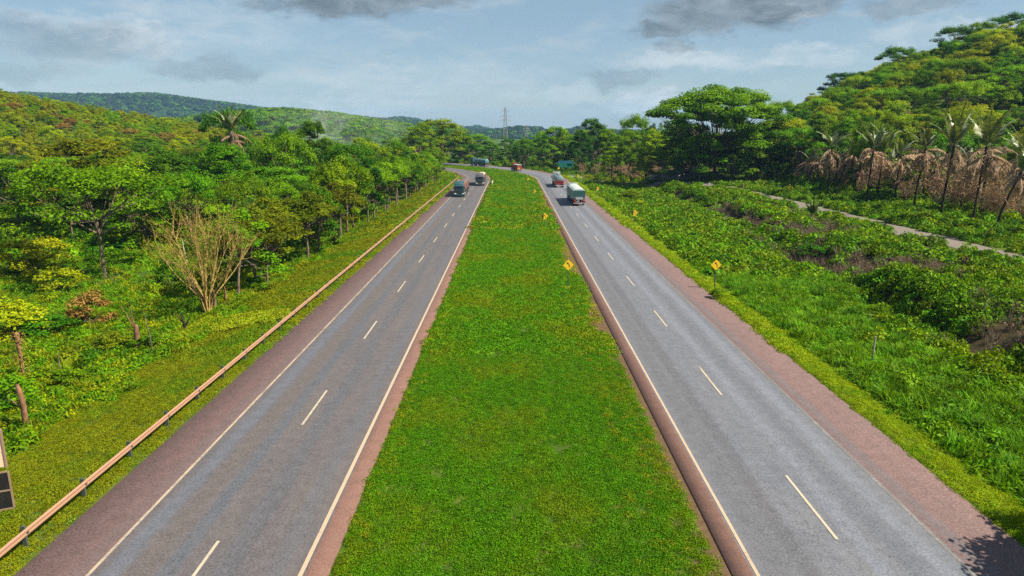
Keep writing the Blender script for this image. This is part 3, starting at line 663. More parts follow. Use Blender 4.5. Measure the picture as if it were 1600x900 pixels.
def belt(n, x0, x1, y0, y1, keep, dist, hs, ws, protos, keys, ceil, label, group, seed, sub=''):
    r = random.Random(seed); k = 0
    for _ in range(n * 40):
        if k >= n: break
        x, y = r.uniform(x0, x1), r.uniform(y0, y1)
        if not keep(x, y) or not free(x, y, dist): continue
        z = th1(x, y); h = r.uniform(*hs); px, py, s = px_of(x, y, z)
        if px < -60 or px > 1660: continue
        lim = np.interp(px, [c[0] for c in ceil], [c[1] for c in ceil]) + r.uniform(-3, 14)
        while h > 3.5 and px_of(x, y, z + h)[1] < lim: h -= .5
        if h <= 3.5: continue
        key = r.choice(keys); pi = r.choice(protos)
        tree(x, y, h, r.uniform(*ws) * min(1, .55 + .06 * h), pi, key, label.format(ADJ[key]), group.format(ADJ[key])); k += 1
    return k
ORD = 'first second third fourth fifth sixth seventh eighth ninth tenth eleventh twelfth thirteenth fourteenth fifteenth sixteenth seventeenth eighteenth nineteenth twentieth'.split()
ORD += ['twenty-' + o for o in ORD[:9]] + ['thirtieth'] + ['thirty-' + o for o in ORD[:9]] + ['fortieth'] + ['forty-' + o for o in ORD[:9]]

# --- single trees that stand out
hero(165, 432, 268, 215, UMB[0], 'bright', 'spreading green tree with a bare curved trunk on the left meadow', rz=2.6)
hero(140, 352, 216, 175, ROUND[0], 'olive', 'large olive brown tree rising behind the curved meadow tree')
hero(268, 350, 234, 130, ROUND[1], 'dark', 'dark green rounded tree right of the olive brown tree')
hero(30, 352, 245, 120, ROUND[2], 'mid', 'green tree at the left edge of the picture behind the meadow')
hero(350, 330, 228, 95, ROUND[1], 'mid', 'green tree left of the tall palm behind the row')
hero(492, 318, 187, 62, TALL[0], 'dark', 'narrow dark tree topping the left canopy, right of the palm')
hero(445, 322, 196, 72, TALL[1], 'dark', 'dark tree between the tall palm and the narrow dark tree')
hero(372, 318, 172, 80, UMB[1], 'dark', 'dark flat crowned tree whose top shows behind the tall palm')
hero(560, 330, 262, 92, ROUND[2], 'bright', 'bright green rounded tree standing out of the roadside row')
hero(690, 262, 186, 86, ROUND[0], 'bright', 'bright green wide tree rising above the bend', name='broadleaf_tree')
hero(658, 265, 190, 60, ROUND[1], 'mid', 'green tree left of the wide tree above the bend')
hero(745, 250, 210, 60, ROUND[2], 'mid', 'green tree right of the wide tree above the bend')
hero(1115, 287, 136, 178, GIANT, 'bright', 'giant flat topped tree towering over the right wood', rz=.6)
hero(1180, 284, 190, 130, ROUND[0], 'bright', 'broad green tree under the right side of the giant tree')
hero(1065, 284, 196, 90, ROUND[2], 'bright', 'bright green tree under the left side of the giant tree')
hero(1092, 289, 207, 84, ROUND[1], 'bright', 'bright green tree directly in front of the giant tree trunk')
hero(1143, 288, 200, 92, ROUND[2], 'bright', 'bright green tree in front of the giant tree, right of its trunk')
hero(1214, 285, 184, 104, ROUND[0], 'yellow', 'yellow green tree between the giant tree and the burnt palms')
hero(1036, 288, 214, 60, TALL[1], 'bright', 'slim bright green tree left of the giant tree above the rock heap')
hero(925, 262, 184, 52, TALL[0], 'dark', 'dark green tree sticking out above the wood behind the road sign')
hero(990, 266, 184, 44, UMB[0], 'mid', 'thin umbrella shaped tree between the road sign and the giant tree')
hero(865, 258, 197, 58, ROUND[1], 'bright', 'bright green tree left of the dark tree behind the road sign')
hero(955, 282, 228, 40, TALL[1], 'bright', 'young bright green tree beside the end of the dirt track')
hero(1008, 286, 234, 42, TALL[0], 'yellow', 'young yellow green tree left of the rock heap')
# the tree beside the road, just outside the frame on the right: only its shadow falls into view
tree(24.0, 20.6, 7.6, 6.6, ROW[0], 'mid', 'roadside tree whose shadow falls on the right shoulder', rz=.4)
# --- trees standing up from the crest of the right hill
for k_, (px, top, wpx, D) in enumerate([(1222, 160, 44, 285), (1312, 113, 50, 290), (1398, 74, 56, 295), (1486, 43, 62, 300), (1520, 34, 40, 300), (1566, 22, 60, 300)]):
    x = (px - 800) / F * (D * math.cos(PITCH) - 4); z = th1(x, D); zt = z
    while px_of(x, D, zt)[1] > top and zt < z + 22: zt += .25
    tree(x, D, max(5, zt - z), wpx * D / F, UMB[k_ % 3], 'dark' if k_ % 2 else 'mid', f'flat topped tree on the crest of the right hill, {ORD[k_]} from the giant tree', 'flat topped trees on the hill crest')
# --- the row along the left carriageway
r = random.Random(3); s = 66.; k = 0; rowx = []
while s < 262 and k < 44:
    s += r.uniform(3.4, 5.6); l = -25 - r.uniform(0, 3.5) - (1.5 if s < 90 else 0); x, y, _ = road_pt(l, s)
    if not free(x, y, 2.2): continue
    key = r.choice(['mid', 'mid', 'bright', 'olive'] if s < 110 else ['mid', 'bright', 'mid', 'dark', 'bright']); h = r.uniform(7., 9.5) if s < 100 else r.uniform(9, 13)
    if s > 200: h = r.uniform(9, 12)
    tree(x, y, h, r.uniform(6.0, 8.6), r.choice(ROW + ROW + ROUND[:1]), key, f'{ADJ[key]} tree, {ORD[k]} from the golden bare tree in the row behind the guardrail', 'trees lining the left carriageway'); k += 1
# --- belts
leftceil = [(-60, 232), (0, 236), (140, 240), (200, 240), (262, 238), (330, 226), (380, 200), (450, 200), (500, 196), (550, 214), (640, 226), (700, 236), (720, 245)]
belt(9, -70, -31, 90, 128, lambda x, y: x > -.62 * y and not (-52 < x < -36 and y < 92), 6.5, (7, 11), (7, 11), ROUND + UMB, ['mid', 'mid', 'bright', 'dark'], leftceil, '{} tree in the front of the wood behind the left roadside row', '{} trees at the front of the left wood', 21)
belt(70, -175, -31, 105, 235, lambda x, y: x > -.80 * y - 10 and lat(x, y) < -30, 7.6, (9, 17), (8.5, 13), ROUND + TALL + UMB, ['mid', 'dark', 'mid', 'bright', 'olive'], leftceil, '{} tree in the crowded canopy of the left wood below the hill', '{} trees in the left wood', 22)
belt(26, -150, -25, 228, 330, lambda x, y: lat(x, y) < -30, 9, (10, 17), (9, 13), ROUND + TALL, ['mid', 'bright', 'mid', 'yellow'], [(0, 200), (300, 205), (500, 205), (620, 214), (700, 225)], '{} tree far back in the left wood inside the bend', '{} trees inside the bend', 23)
sky = [(-60, 135), (0, 135), (60, 144), (120, 160), (200, 174), (300, 187), (400, 196), (500, 200), (560, 206), (600, 213), (640, 206), (720, 200), (760, 213), (800, 213), (840, 205), (870, 200), (900, 195), (930, 186), (960, 192), (1000, 190), (1050, 188), (1100, 178), (1160, 166), (1210, 164), (1225, 160), (1300, 124), (1400, 85), (1500, 50), (1600, 24), (1680, 0)]
belt(44, -130, 75, 318, 420, lambda x, y: lat(x, y) > 25, 8.0, (12, 22), (9, 14), ROUND + TALL, ['mid', 'dark', 'dark', 'bright'], sky, '{} tree in the wood across the end of the road', '{} trees across the end of the road', 24)
belt(34, 24, 100, 236, 330, lambda x, y: lat(x, y) > 27 and track_dist(np.array([x]), np.array([y]))[0] > 5, 7.2, (11, 19), (8, 12), ROUND + TALL + UMB[1:], ['mid', 'bright', 'dark', 'mid'], sky, '{} tree in the wood between the green road sign and the giant tree', '{} trees right of the bend', 25)
belt(34, 78, 150, 140, 235, lambda x, y: x > 74 + .0 * y, 7.0, (9, 16), (8, 12), ROUND + UMB + TALL[:1], ['bright', 'mid', 'yellow', 'mid'], [(1100, 178), (1200, 180), (1300, 172), (1400, 168), (1500, 165), (1680, 150)], '{} tree in the wood behind the burnt palms', '{} trees behind the burnt palms', 26)
belt(40, 100, 235, 200, 290, lambda x, y: x > .42 * y, 8.5, (8, 12), (9, 13), ROUND + UMB, ['bright', 'mid', 'bright', 'yellow'], sky, '{} tree on the lower slope of the right hill', '{} trees on the lower right hillside', 27)
# --- the woods on the hillsides, one mass each
MG = []
for i, (pi, key) in enumerate([(ROUND[0], 'bright'), (ROUND[1], 'mid'), (UMB[0], 'bright'), (UMB[1], 'mid'), (UMB[2], 'yellow'), (ROUND[2], 'yellow'), (ROUND[2], 'dark'), (ROUND[1], 'olive'), (ROW[0], 'olive'), (ROUND[0], 'yellow'), (ROW[2], 'rust')]):
    tv, tf, lv, lf, la = PROTO[pi][2]; MG.append(merged('hillside_tree', [(tv, tf, None, M['bark']), (lv, lf, la, LEAF[key])]))
def dart(x, y, d):
    cell = {}; out = []
    for i in range(len(x)):
        c = (int(x[i] // d), int(y[i] // d))
        if any((x[i] - x[j]) ** 2 + (y[i] - y[j]) ** 2 < d * d for a in (-1, 0, 1) for b in (-1, 0, 1) for j in cell.get((c[0] + a, c[1] + b), ())): continue
        cell.setdefault(c, []).append(i); out.append(i)
    return np.array(out)
tk = np.array([(a, b) for a, b, _ in TAKEN]); clear = lambda x, y, d: np.min(np.hypot(x[:, None] - tk[None, :, 0], y[:, None] - tk[None, :, 1]), 1) > d
x, y = spread(95, 420, 190, 480, .09, 61, lambda x, y: (x > .40 * y) & clear(x, y, 6)); k = dart(x, y, 6.2); x, y = x[k], y[k]
scatter('hillside_wood', with_z(x, y, -.3), MG[:7], 62, .6, 1.05, 'dense green wood covering the right hill', .06)
x, y = spread(-420, -78, 165, 440, .10, 63, lambda x, y: (x < -60 - .12 * y) & clear(x, y, 5.) & (lat(x, y) < -30)); k = dart(x, y, 5.4); x, y = x[k], y[k]
ix = np.where((vnoise(x, y, 22) > .78) & (rng.random(len(x)) < .5), 10, np.array([5, 9, 0, 9, 5, 1, 0, 0])[rng.integers(0, 8, len(x))]); ix = np.where(rng.random(len(x)) < .25, 9, ix)
scatter('hillside_wood', with_z(x, y, -.3), MG, 64, .45, .85, 'yellow green scrub wood covering the left hill', .06, ix)

#@@PART3@@
# ================================================================== PALMS, SNAGS, SHRUBS
def frond(seed, ln, pitch0, droop, az, org, nl=26, ll=.75, wd=.07, ragged=0.):
    nl = int(nl * 1.5); wd *= 1.5; ll *= 1.15
    r = np.random.default_rng(seed); n = 9; p = np.array(org, float); pts = [p.copy()]; a = pitch0
    h = np.array([math.cos(az), math.sin(az), 0.])
    for i in range(n):
        p = p + (h * math.cos(a) + np.array([0, 0, 1.]) * math.sin(a)) * ln / n; a -= droop / n * (1 + i / n); pts.append(p.copy())
    pts = np.array(pts); side = np.array([-h[1], h[0], 0]); V, Fq, A = [], [], []
    for k in range(nl):
        u = .12 + .88 * k / (nl - 1); i = min(int(u * n), n - 1); f = u * n - i; b = pts[i] * (1 - f) + pts[i + 1] * f; d = (pts[i + 1] - pts[i]); d /= np.linalg.norm(d)
        for sg in (-1, 1):
            if r.random() < ragged: continue
            L = ll * (math.sin(min(1, u * 1.25 + .18) * math.pi) ** .6 * .8 + .2) * (.8 + .4 * r.random())
            e = b + (side * sg * .72 + d * .6 + np.array([0, 0, -.28 - .5 * r.random() * ragged * 2])) * L + r.normal(size=3) * .04; wv = d * wd * .8
            o = len(V); V += [b - wv, b + wv, (b + e) / 2 + wv * 1.3 + np.array([0, 0, .04]), e]; Fq.append((o, o + 1, o + 2, o + 3)); A += [r.random()] * 4
    tv, tf = tubes_np([(pts, np.linspace(.06, .012, len(pts)))], 4)
    return np.array(V), np.array(Fq) + 0, np.array(A), tv, tf
def fronds_mesh(name, lst, mat):
    V, Fq, A = [], [], []; o = 0
    for f in lst:
        for v_, q_, a_ in ((f[0], f[1], f[2]), (f[3], f[4], np.full(len(f[3]), .8))):
            if not len(v_): continue
            V.append(v_); Fq.append(q_ + o); A.append(a_); o += len(v_)
    return np_mesh(name, np.concatenate(V), np.concatenate(Fq), 4, mat, False, {'v': np.concatenate(A)})
def palm(x, y, th_, top, seed, label, dead=14, live=8, lean=0., trunk_r=.17, group='burnt palms along the dirt track', char='bark_char', pale=3):
    r = random.Random(seed); e = empty('palm', (x, y, th1(x, y) - .05), 0, None, label=label, cat='palm', group=group)
    L = top - th_; tp = np.array([[0, 0, 0], [lean * .2, 0, th_ * .35], [lean * .6, .05, th_ * .7], [lean, .1, th_]])
    v_, f_ = tubes_np([(tp, [trunk_r * 1.35, trunk_r, trunk_r * .95, trunk_r * 1.25])], 8); obj('trunk', np_mesh('trunk', v_, f_, 4, M[char], True), e)
    o = tp[-1]; k = 0; fl, fp = [], []
    for i in range(live):
        az = i * 2.4 + r.random(); up = r.uniform(1.15, 1.5) if i % 3 else r.uniform(.95, 1.15)
        (fp if i < pale else fl).append(frond(seed * 50 + i, L * r.uniform(.9, 1.25), up, r.uniform(.25, .85), az, o + [0, 0, -.1], 26, .16 * L + .15, .07))
    if fl: obj('green_frond', fronds_mesh('green_frond', fl, G['frond']), e)
    if fp: obj('pale_frond', fronds_mesh('pale_frond', fp, G['frond_pale']), e)
    dl = [frond(seed * 50 + 20 + i, L * r.uniform(.75, 1.4), r.uniform(-1.1, .45), r.uniform(.8, 1.9), i * 2.4 + r.random(), o + [0, 0, -.25 - r.random() * 1.6], 22, .14 * L + .12, .065, .3) for i in range(int(dead * 1.4))]
    if dl: obj('dead_frond', fronds_mesh('dead_frond', dl, G['frond_dead']), e)
    return e
PL = [  # base px, base py, crown base row, top row, lean m, dead, live, label
    (1250, 286, 244, 224, 0, 18, 3, 'short palm with a brown skirt, farthest left of the burnt palms'),
    (1292, 309, 230, 196, .1, 14, 7, 'burnt palm with a dark spear crown, left end of the tall palm row'),
    (1303, 309, 253, 238, 0, 5, 4, 'small young palm at the foot of the leftmost tall palm'),
    (1326, 305, 240, 212, .4, 14, 6, 'slim palm with curling pale fronds behind the track, between taller palms'),
    (1353, 318, 232, 196, .4, 10, 7, 'charred palm leaning slightly right beside its arching twin'),
    (1370, 313, 236, 192, .3, 8, 9, 'green arching palm whose fronds spread widest over the charred row'),
    (1396, 321, 243, 214, .4, 12, 5, 'dark trunked palm with short crown and hanging brown fronds'),
    (1426, 333, 232, 196, .9, 22, 7, 'palm with the biggest skirt of pinkish brown dead fronds'),
    (1469, 341, 228, 174, .8, 8, 8, 'tall black trunked palm leaning right with one upright pale frond'),
    (1518, 356, 230, 166, .6, 16, 8, 'tallest palm, with several pale spear fronds standing upright'),
    (1554, 365, 268, 226, 2.6, 6, 6, 'strongly leaning black palm trunk at the right edge of the palm row'),
    (1576, 341, 240, 196, .6, 16, 7, 'palm with pale sideways fronds behind the leaning trunk'),
    (1604, 379, 262, 196, .2, 12, 8, 'palm cut off by the right edge of the picture'),
    (1178, 283, 262, 236, 0, 8, 3, 'lone dying palm beside the rock heap'),
    (1410, 314, 252, 226, .2, 16, 3, 'brown dead palm in the second line behind the skirted palm'),
    (1340, 306, 262, 240, 0, 14, 2, 'low dead palm between the slim palm and the charred twin'),
    (1500, 334, 252, 220, .2, 18, 3, 'dead brown palm behind the tallest palm'),
    (1545, 330, 246, 216, .1, 18, 2, 'dead brown palm in the second line right of the tallest palm'),
    (1276, 300, 252, 232, .1, 14, 2, 'dead palm hung with brown fronds near the left end of the row')]
for px, py, cr, lab in [(1262, 296, 252, 'behind the short skirted palm'), (1310, 301, 248, 'behind the leftmost tall palm'), (1362, 306, 246, 'behind the charred twin palms'), (1384, 309, 250, 'behind the green arching palm'), (1440, 320, 246, 'right of the skirted palm in the second line'),
                    (1456, 322, 250, 'left of the black trunked palm in the second line'), (1486, 326, 244, 'right of the black trunked palm in the second line'), (1530, 340, 250, 'close behind the tallest palm on its right'), (1590, 350, 252, 'under the palm cut off by the right edge')]:
    PL.append((px, py, cr, cr - 24, (px % 7) * .12 - .3, 18, 3, 'brown half dead palm ' + lab))
def zrow(x, y, row):
    z = th1(x, y)
    while px_of(x, y, z)[1] > row and z < 60: z += .1
    return z - th1(x, y)
for i, (bx, by, cr, tr, ln_, dd, lv, lab) in enumerate(PL):
    x, y = ground_at(bx, by, .9); y = y; a, b = zrow(x, y, cr), zrow(x, y, tr)
    palm(x, y, a, max(b, a + 1.5) * 1.03, 30 + i, lab, dd, lv, ln_, .15 + .02 * (i % 3))
x, y = ground_at(1268, 347, 1.); palm(x, y, 1.6, 4.2, 71, 'small green palm standing alone on the near side of the dirt track', 3, 9, 0, .16, None, 'bark', 2)
x, y = -51., 128.; a = zrow(x, y, 205); palm(x, y, a, zrow(x, y, 170) * 1.02, 72, 'tall green palm with a shaggy brown trunk rising out of the left wood', 9, 12, .3, .32, None, 'bark', 3)

DT = [np_clump(G['frond_dead'], 900 + i, 300, 1.6, 5.2, .8, .09, .1, False) for i in range(2)] + [np_clump(LEAF['yellow'], 905, 200, 1.1, 2.6, .34, .2, .4), np_clump(LEAF['bright'], 906, 200, 1.0, 3.2, .34, .2, .4)]
x, y = spread(76, 112, 95, 205, .10, 64, lambda x, y: vnoise(x, y, 6) > .25); scatter('dry_thicket', with_z(x, y), DT, 65, .6, 1.35, 'brown dry thicket of dead fronds and saplings behind the palms', .15, np.where(rng.random(len(x)) < .68, rng.integers(0, 2, len(x)), rng.integers(2, 4, len(x))))
x, y = spread(26, 72, 226, 262, .10, 66, lambda x, y: (lat(x, y) > 24) & (track_dist(x, y) > 3.5)); scatter('dry_thicket', with_z(x, y), DT, 67, .5, 1.1, 'brown dry thicket along the foot of the wood behind the track end', .15)
# golden bare tree: many stems fanning from one foot
def golden():
    x, y = ground_at(325, 487, -1.3); e = empty('bare_tree', (x, y, th1(x, y) - .05), 0, None, label='golden bare tree with many stems fanning out from one foot', cat='tree')
    r = np.random.default_rng(8); ps, P = [], []
    for i in range(17):
        a = i * 2.39996; q = math.sqrt((i + .5) / 17); rad = 4.7 * q; hh = 8.6 - 1.9 * q ** 2 + r.normal() * .3
        tip = np.array([rad * math.cos(a), rad * math.sin(a), hh]); s = np.array([.16 * math.cos(a), .16 * math.sin(a), 0])
        m1 = np.array([rad * .16 * math.cos(a) + .1 * r.normal(), rad * .16 * math.sin(a), 1.9]); m2 = tip * .5 + m1 * .5 + r.normal(size=3) * .15 + [0, 0, -.3]
        ps.append(([s, m1, m2, tip], [.10, .075, .05, .014]))
        for k in range(9):
            f = .35 + .6 * r.random(); b = (m1 * (1 - f) + tip * f) if f > .5 else (m1 * .6 + m2 * .4)
            d = r.normal(size=3) * .55 + (tip - m1) / np.linalg.norm(tip - m1) * .9; d[2] = abs(d[2]) + .2; t2 = b + d * (1.0 + r.random())
            ps.append(([b, (b + t2) / 2 + r.normal(size=3) * .08, t2], [.026, .018, .007])); P += [t2 + r.normal(size=3) * .3 for _ in range(24)]
            for _ in range(3): t3 = t2 + r.normal(size=3) * .5 + [0, 0, .25]; ps.append(([b * .4 + t2 * .6, t3], [.012, .005]))
    v_, f_ = tubes_np(ps, 5); obj('trunk', np_mesh('trunk', v_, f_, 4, M['bark_gold'], True), e)
    P = np.array(P); P = P[r.random(len(P)) < .75]; v_, f_, a_ = leaves(P, r.normal(size=P.shape) + [0, 0, .6], .17, .10, 5); obj('crown', np_mesh('crown', v_, f_, 4, LEAF['olive'], False, {'v': a_}), e)
golden()

# shrubs
SH = []
for i in range(4):
    tv, tf, lv, lf, la = None, None, None, None, None
    (tv, tf), (lv, lf, la) = make_tree(800 + i, h=2.6, w=3.4, base=.10, flat=.35, clumps=16, per=110, leaf=.24, trunk_r=.05); SH.append((np_mesh('stem', tv, tf, 4, M['bark'], True), np_mesh('foliage', lv, lf, 4, LEAF['mid'], False, {'v': la})))
def shrub(px, py, h, wd, key, label, z=-1.3, group=None):
    x, y = ground_at(px, py, z); e = empty('shrub', (x, y, th1(x, y) - .03), random.random() * 6, (wd / 3.4, wd / 3.4, h / 2.6), label=label, cat='shrub', group=group)
    a, b = random.choice(SH); obj('stem', a, e); f = obj('foliage', b, e); f.material_slots[0].link = 'OBJECT'; f.material_slots[0].material = LEAF[key]
for a in [(35, 428, 4.2, 6.5, 'yellow', 'large yellow green shrub at the left edge below the meadow tree'), (95, 452, 2.6, 4.5, 'yellow', 'low yellow green shrub beside the large yellow green one'),
          (20, 520, 3.2, 5.5, 'yellow', 'yellow green bush at the left edge above the mossy stump'), (70, 405, 3.0, 5.5, 'yellow', 'pale yellow shrub behind the large shrub at the left edge'), (142, 500, 3.0, 3.6, 'rust', 'rust brown half bare shrub in the left field'),
          (192, 412, 1.9, 3.0, 'bright', 'small round green bush right of the curved trunk'), (265, 447, 3.4, 3.0, 'dark', 'dark green bush left of the golden bare tree'), (70, 520, 1.7, 4.4, 'dark', 'low dark bush behind the mossy stump'),
          (8, 640, 2.0, 3.6, 'mid', 'green bush at the left edge beside the forked stump'), (175, 545, 1.5, 3.0, 'olive', 'olive bush in the left field between the two stumps'), (232, 545, 1.3, 2.2, 'mid', 'low green bush at the foot of the broken stump'),
          (480, 382, 2.6, 3.0, 'rust', 'brown dry bush under the roadside row'), (425, 410, 2.2, 2.6, 'rust', 'smaller brown dry bush under the roadside row nearer the golden tree'),
          (105, 600, 1.2, 2.2, 'bright', 'bright low bush on the verge right of the forked stump')]: shrub(*a)
for a in [(985, 306, 2.4, 5.0, 'olive', 'olive brown bush beside the farther right side signs'), (1268, 395, 1.6, 3.4, 'dark', 'dark green bush on the embankment ridge'), (1000, 318, 1.8, 4.0, 'bright', 'bright green bush behind the second right side sign'),
          (918, 280, 2.2, 3.6, 'yellow', 'yellow orange bush between the road and the track end'), (962, 288, 1.6, 3.2, 'dark', 'dark green bush at the end of the dirt track'), (1120, 462, 1.0, 1.4, 'mid', 'small green bush at the foot of the nearest right side sign')]: shrub(*a, z=.2)

# stumps and snags
def snag(px, py, paths, label, name='dead_stump', cat='stump', mat='wood_red', z=-1.35, moss=None):
    x, y = ground_at(px, py, z); e = empty(name, (x, y, th1(x, y) - .05), 0, None, label=label, cat=cat)
    b = MB()
    for p, rd in paths: b.tube(p, rd, 9)
    o = b.build('trunk', M[mat], e, 50); md = o.modifiers.new('rough', 'SUBSURF'); md.levels = md.render_levels = 1
    if moss:
        r = np.random.default_rng(int(px)); n = 420; a = r.random(n) * 6.283; q = .34 + .15 * r.random(n); P = np.stack([q * np.cos(a), q * np.sin(a), moss * r.random(n) ** .8], 1); v_, f_, a_ = leaves(P, np.stack([np.cos(a), np.sin(a), 0 * a + .4], 1), .13, .08, 3)
        obj('creeper', np_mesh('creeper', v_, f_, 4, LEAF['rust'], False, {'v': a_}), e)
snag(43, 675, [([(0, 0, -.1), (-.03, 0, .8), (.03, 0, 1.6), (-.14, 0, 2.5), (-.16, 0, 2.65)], [.19, .15, .17, .14, .08]), ([(-.0, 0, 1.15), (-.35, -.05, 1.5), (-.62, -.1, 1.85)], [.05, .04, .025])], 'forked red brown stump nearest the billboard')
snag(37, 590, [([(0, 0, -.1), (.02, 0, 1.6), (-.02, 0, 3.1), (0, 0, 3.4)], [.12, .10, .2, .22])], 'tall mossy stump overgrown with brown creeper at left', moss=3.5)
snag(216, 548, [([(0, 0, -.1), (.04, 0, .9), (.02, .02, 1.8), (.10, 0, 2.2)], [.26, .22, .20, .15]), ([(0, 0, 1.7), (-.7, 0, 3.2), (-1., 0, 4.0)], [.05, .035, .015]), ([(0, 0, 1.7), (-.25, .1, 3.), (-.22, .1, 4.2)], [.05, .03, .012]), ([(-.1, 0, 1.9), (-.35, 0, 3.4)], [.03, .012])], 'broken stump with thin bare shoots in the left field')
snag(290, 520, [([(0, 0, -.1), (0, 0, .7), (-.12, 0, 1.3), (-.2, 0, 2.1)], [.16, .13, .10, .05]), ([(0, 0, .7), (.35, 0, 1.2), (.62, .1, 1.9)], [.10, .08, .03]), ([(-.1, 0, 1.), (-.5, 0, 1.5), (-.7, 0, 1.9)], [.07, .05, .03])], 'dark branched dead snag left of the lime yellow weeds', 'dead_snag', 'snag', 'bark_char')
snag(336, 478, [([(0, 0, -.1), (.02, 0, .9), (0, 0, 1.9)], [.17, .16, .15])], 'short grey stump close behind the golden bare tree', mat='bark')
snag(353, 470, [([(0, 0, -.1), (.0, 0, .8), (-.03, 0, 1.7)], [.14, .12, .10])], 'thin brown stump right of the golden bare tree')
snag(306, 462, [([(0, 0, -.1), (-.25, 0, 2.), (-.7, 0, 4.5), (-.9, .1, 6.5)], [.13, .11, .08, .05])], 'pale leaning dead trunk behind the golden bare tree', 'dead_tree', 'dead tree', 'bark_pale')
snag(240, 560, [([(0, 0, -.1), (-.05, 0, 1.6), (-.35, 0, 3.6)], [.05, .04, .015])], 'thin leaning sapling pole beside the broken stump', 'sapling', 'sapling', 'bark')
snag(98, 598, [([(0, 0, -.1), (-.04, 0, 1.2), (-.02, 0, 2.4)], [.045, .04, .02])], 'thin dead sapling between the two left stumps', 'sapling', 'sapling', 'bark')
for px, py, hh, lab in [(1160, 306, 2.6, 'white post standing by the dirt track'), (1366, 540, 2.2, 'pale bare stick on the embankment below the ridge')]:
    x, y = ground_at(px, py, .8); b = MB().tube([(0, 0, -.2), (0, .02, hh * .5), (.03, 0, hh)], [.07, .065, .05], 8).build('marker_post' if 'post' in lab else 'dead_stick', M['bark_pale'], None, 40, label=lab, cat='post' if 'post' in lab else 'stick'); b.location = (x, y, th1(x, y))
# dark earth mounds
def mound(px, py, rx, hz, label):
    x, y = ground_at(px, py, 1.0); r = np.random.default_rng(int(px)); bm = bmesh.new(); bmesh.ops.create_icosphere(bm, subdivisions=4, radius=1)
    for v in bm.verts:
        n = vnoise(np.array([v.co.x * 3 + px]), np.array([v.co.y * 3 + v.co.z * 2]), .6)[0]; v.co *= .72 + .5 * n; v.co.x *= rx; v.co.y *= rx; v.co.z *= hz * (1.2 if v.co.z > 0 else .3)
    me = bpy.data.meshes.new('earth_mound'); bm.to_mesh(me); bm.free(); me.materials.append(EARTH); o = obj('earth_mound', me, None, label=label, cat='mound', group='dark earth mounds on the embankment'); o.location = (x, y, th1(x, y))
EARTH, t, out = material('dark_turned_earth'); pos = t.node('ShaderNodeNewGeometry').outputs['Position']; n = t.noise(pos, 4., 6, .7).outputs[0]
principled(t, out, t.mix(n, (.02, .016, .012), (.11, .07, .05)), .95, .05, 0, n, 1., .15)
mound(1508, 412, .9, .8, 'pointed dark earth mound beside the dirt track'); mound(1393, 392, .7, .7, 'dark earth mound on the ridge left of the pointed one'); mound(1410, 408, 1.6, .45, 'low wide dark earth heap on the embankment ridge'); mound(1218, 352, 1.6, .5, 'dark earth heap on the ridge nearest the small palm'); mound(1520, 470, 1.5, .5, 'dark earth heap low on the embankment near the right edge')
# rock heap under the giant tree
RK, t, out = material('dark_grey_rock'); pos = t.node('ShaderNodeNewGeometry').outputs['Position']; n = t.noise(pos, 1.2, 6, .7).outputs[0]; rr_ = t.node('ShaderNodeObjectInfo').outputs['Random']
principled(t, out, t.mix(n, (.08, .085, .095), (.28, .28, .30)), .85, .25, 0, n, .6, .1)
def rocks_at(name, pts, smin, smax, seed, label):
    ms = []
    for i in range(5):
        bm = bmesh.new(); bmesh.ops.create_icosphere(bm, subdivisions=2, radius=1); r = random.Random(seed + i)
        for v in bm.verts: v.co = Vector((v.co.x * r.uniform(.8, 1.1), v.co.y * .8, v.co.z * .65)) * (1 + r.uniform(-.22, .18))
        me = bpy.data.meshes.new('rock'); bm.to_mesh(me); bm.free(); me.materials.append(RK); ms.append(me)
    scatter(name, pts, ms, seed, smin, smax, label, .6)
r = np.random.default_rng(77); n = 900; ang = r.random(n) * 6.283; q = np.sqrt(r.random(n)); x = 55 + 13 * q * np.cos(ang); y = 219 + 7 * q * np.sin(ang)
rocks_at('rubble', np.stack([x, y, th(x, y) + np.maximum(0, 5.2 * (1 - q ** 1.3) * (.55 + .9 * vnoise(x, y, 5)))], 1), .35, 1.1, 78, 'heap of dark grey rocks under the giant tree')
n = 420; i = r.integers(np.argmax(TRK[:, 1] > 194), np.argmax(TRK[:, 1] > 217), n); x = TRK[i][:, 0] + r.normal(size=n) * 2.2; y = TRK[i][:, 1] + r.normal(size=n) * 1.8
rocks_at('rubble', np.stack([x, y, th(x, y) + .1], 1), .12, .5, 79, 'loose grey rubble strewn along the bend of the dirt track')

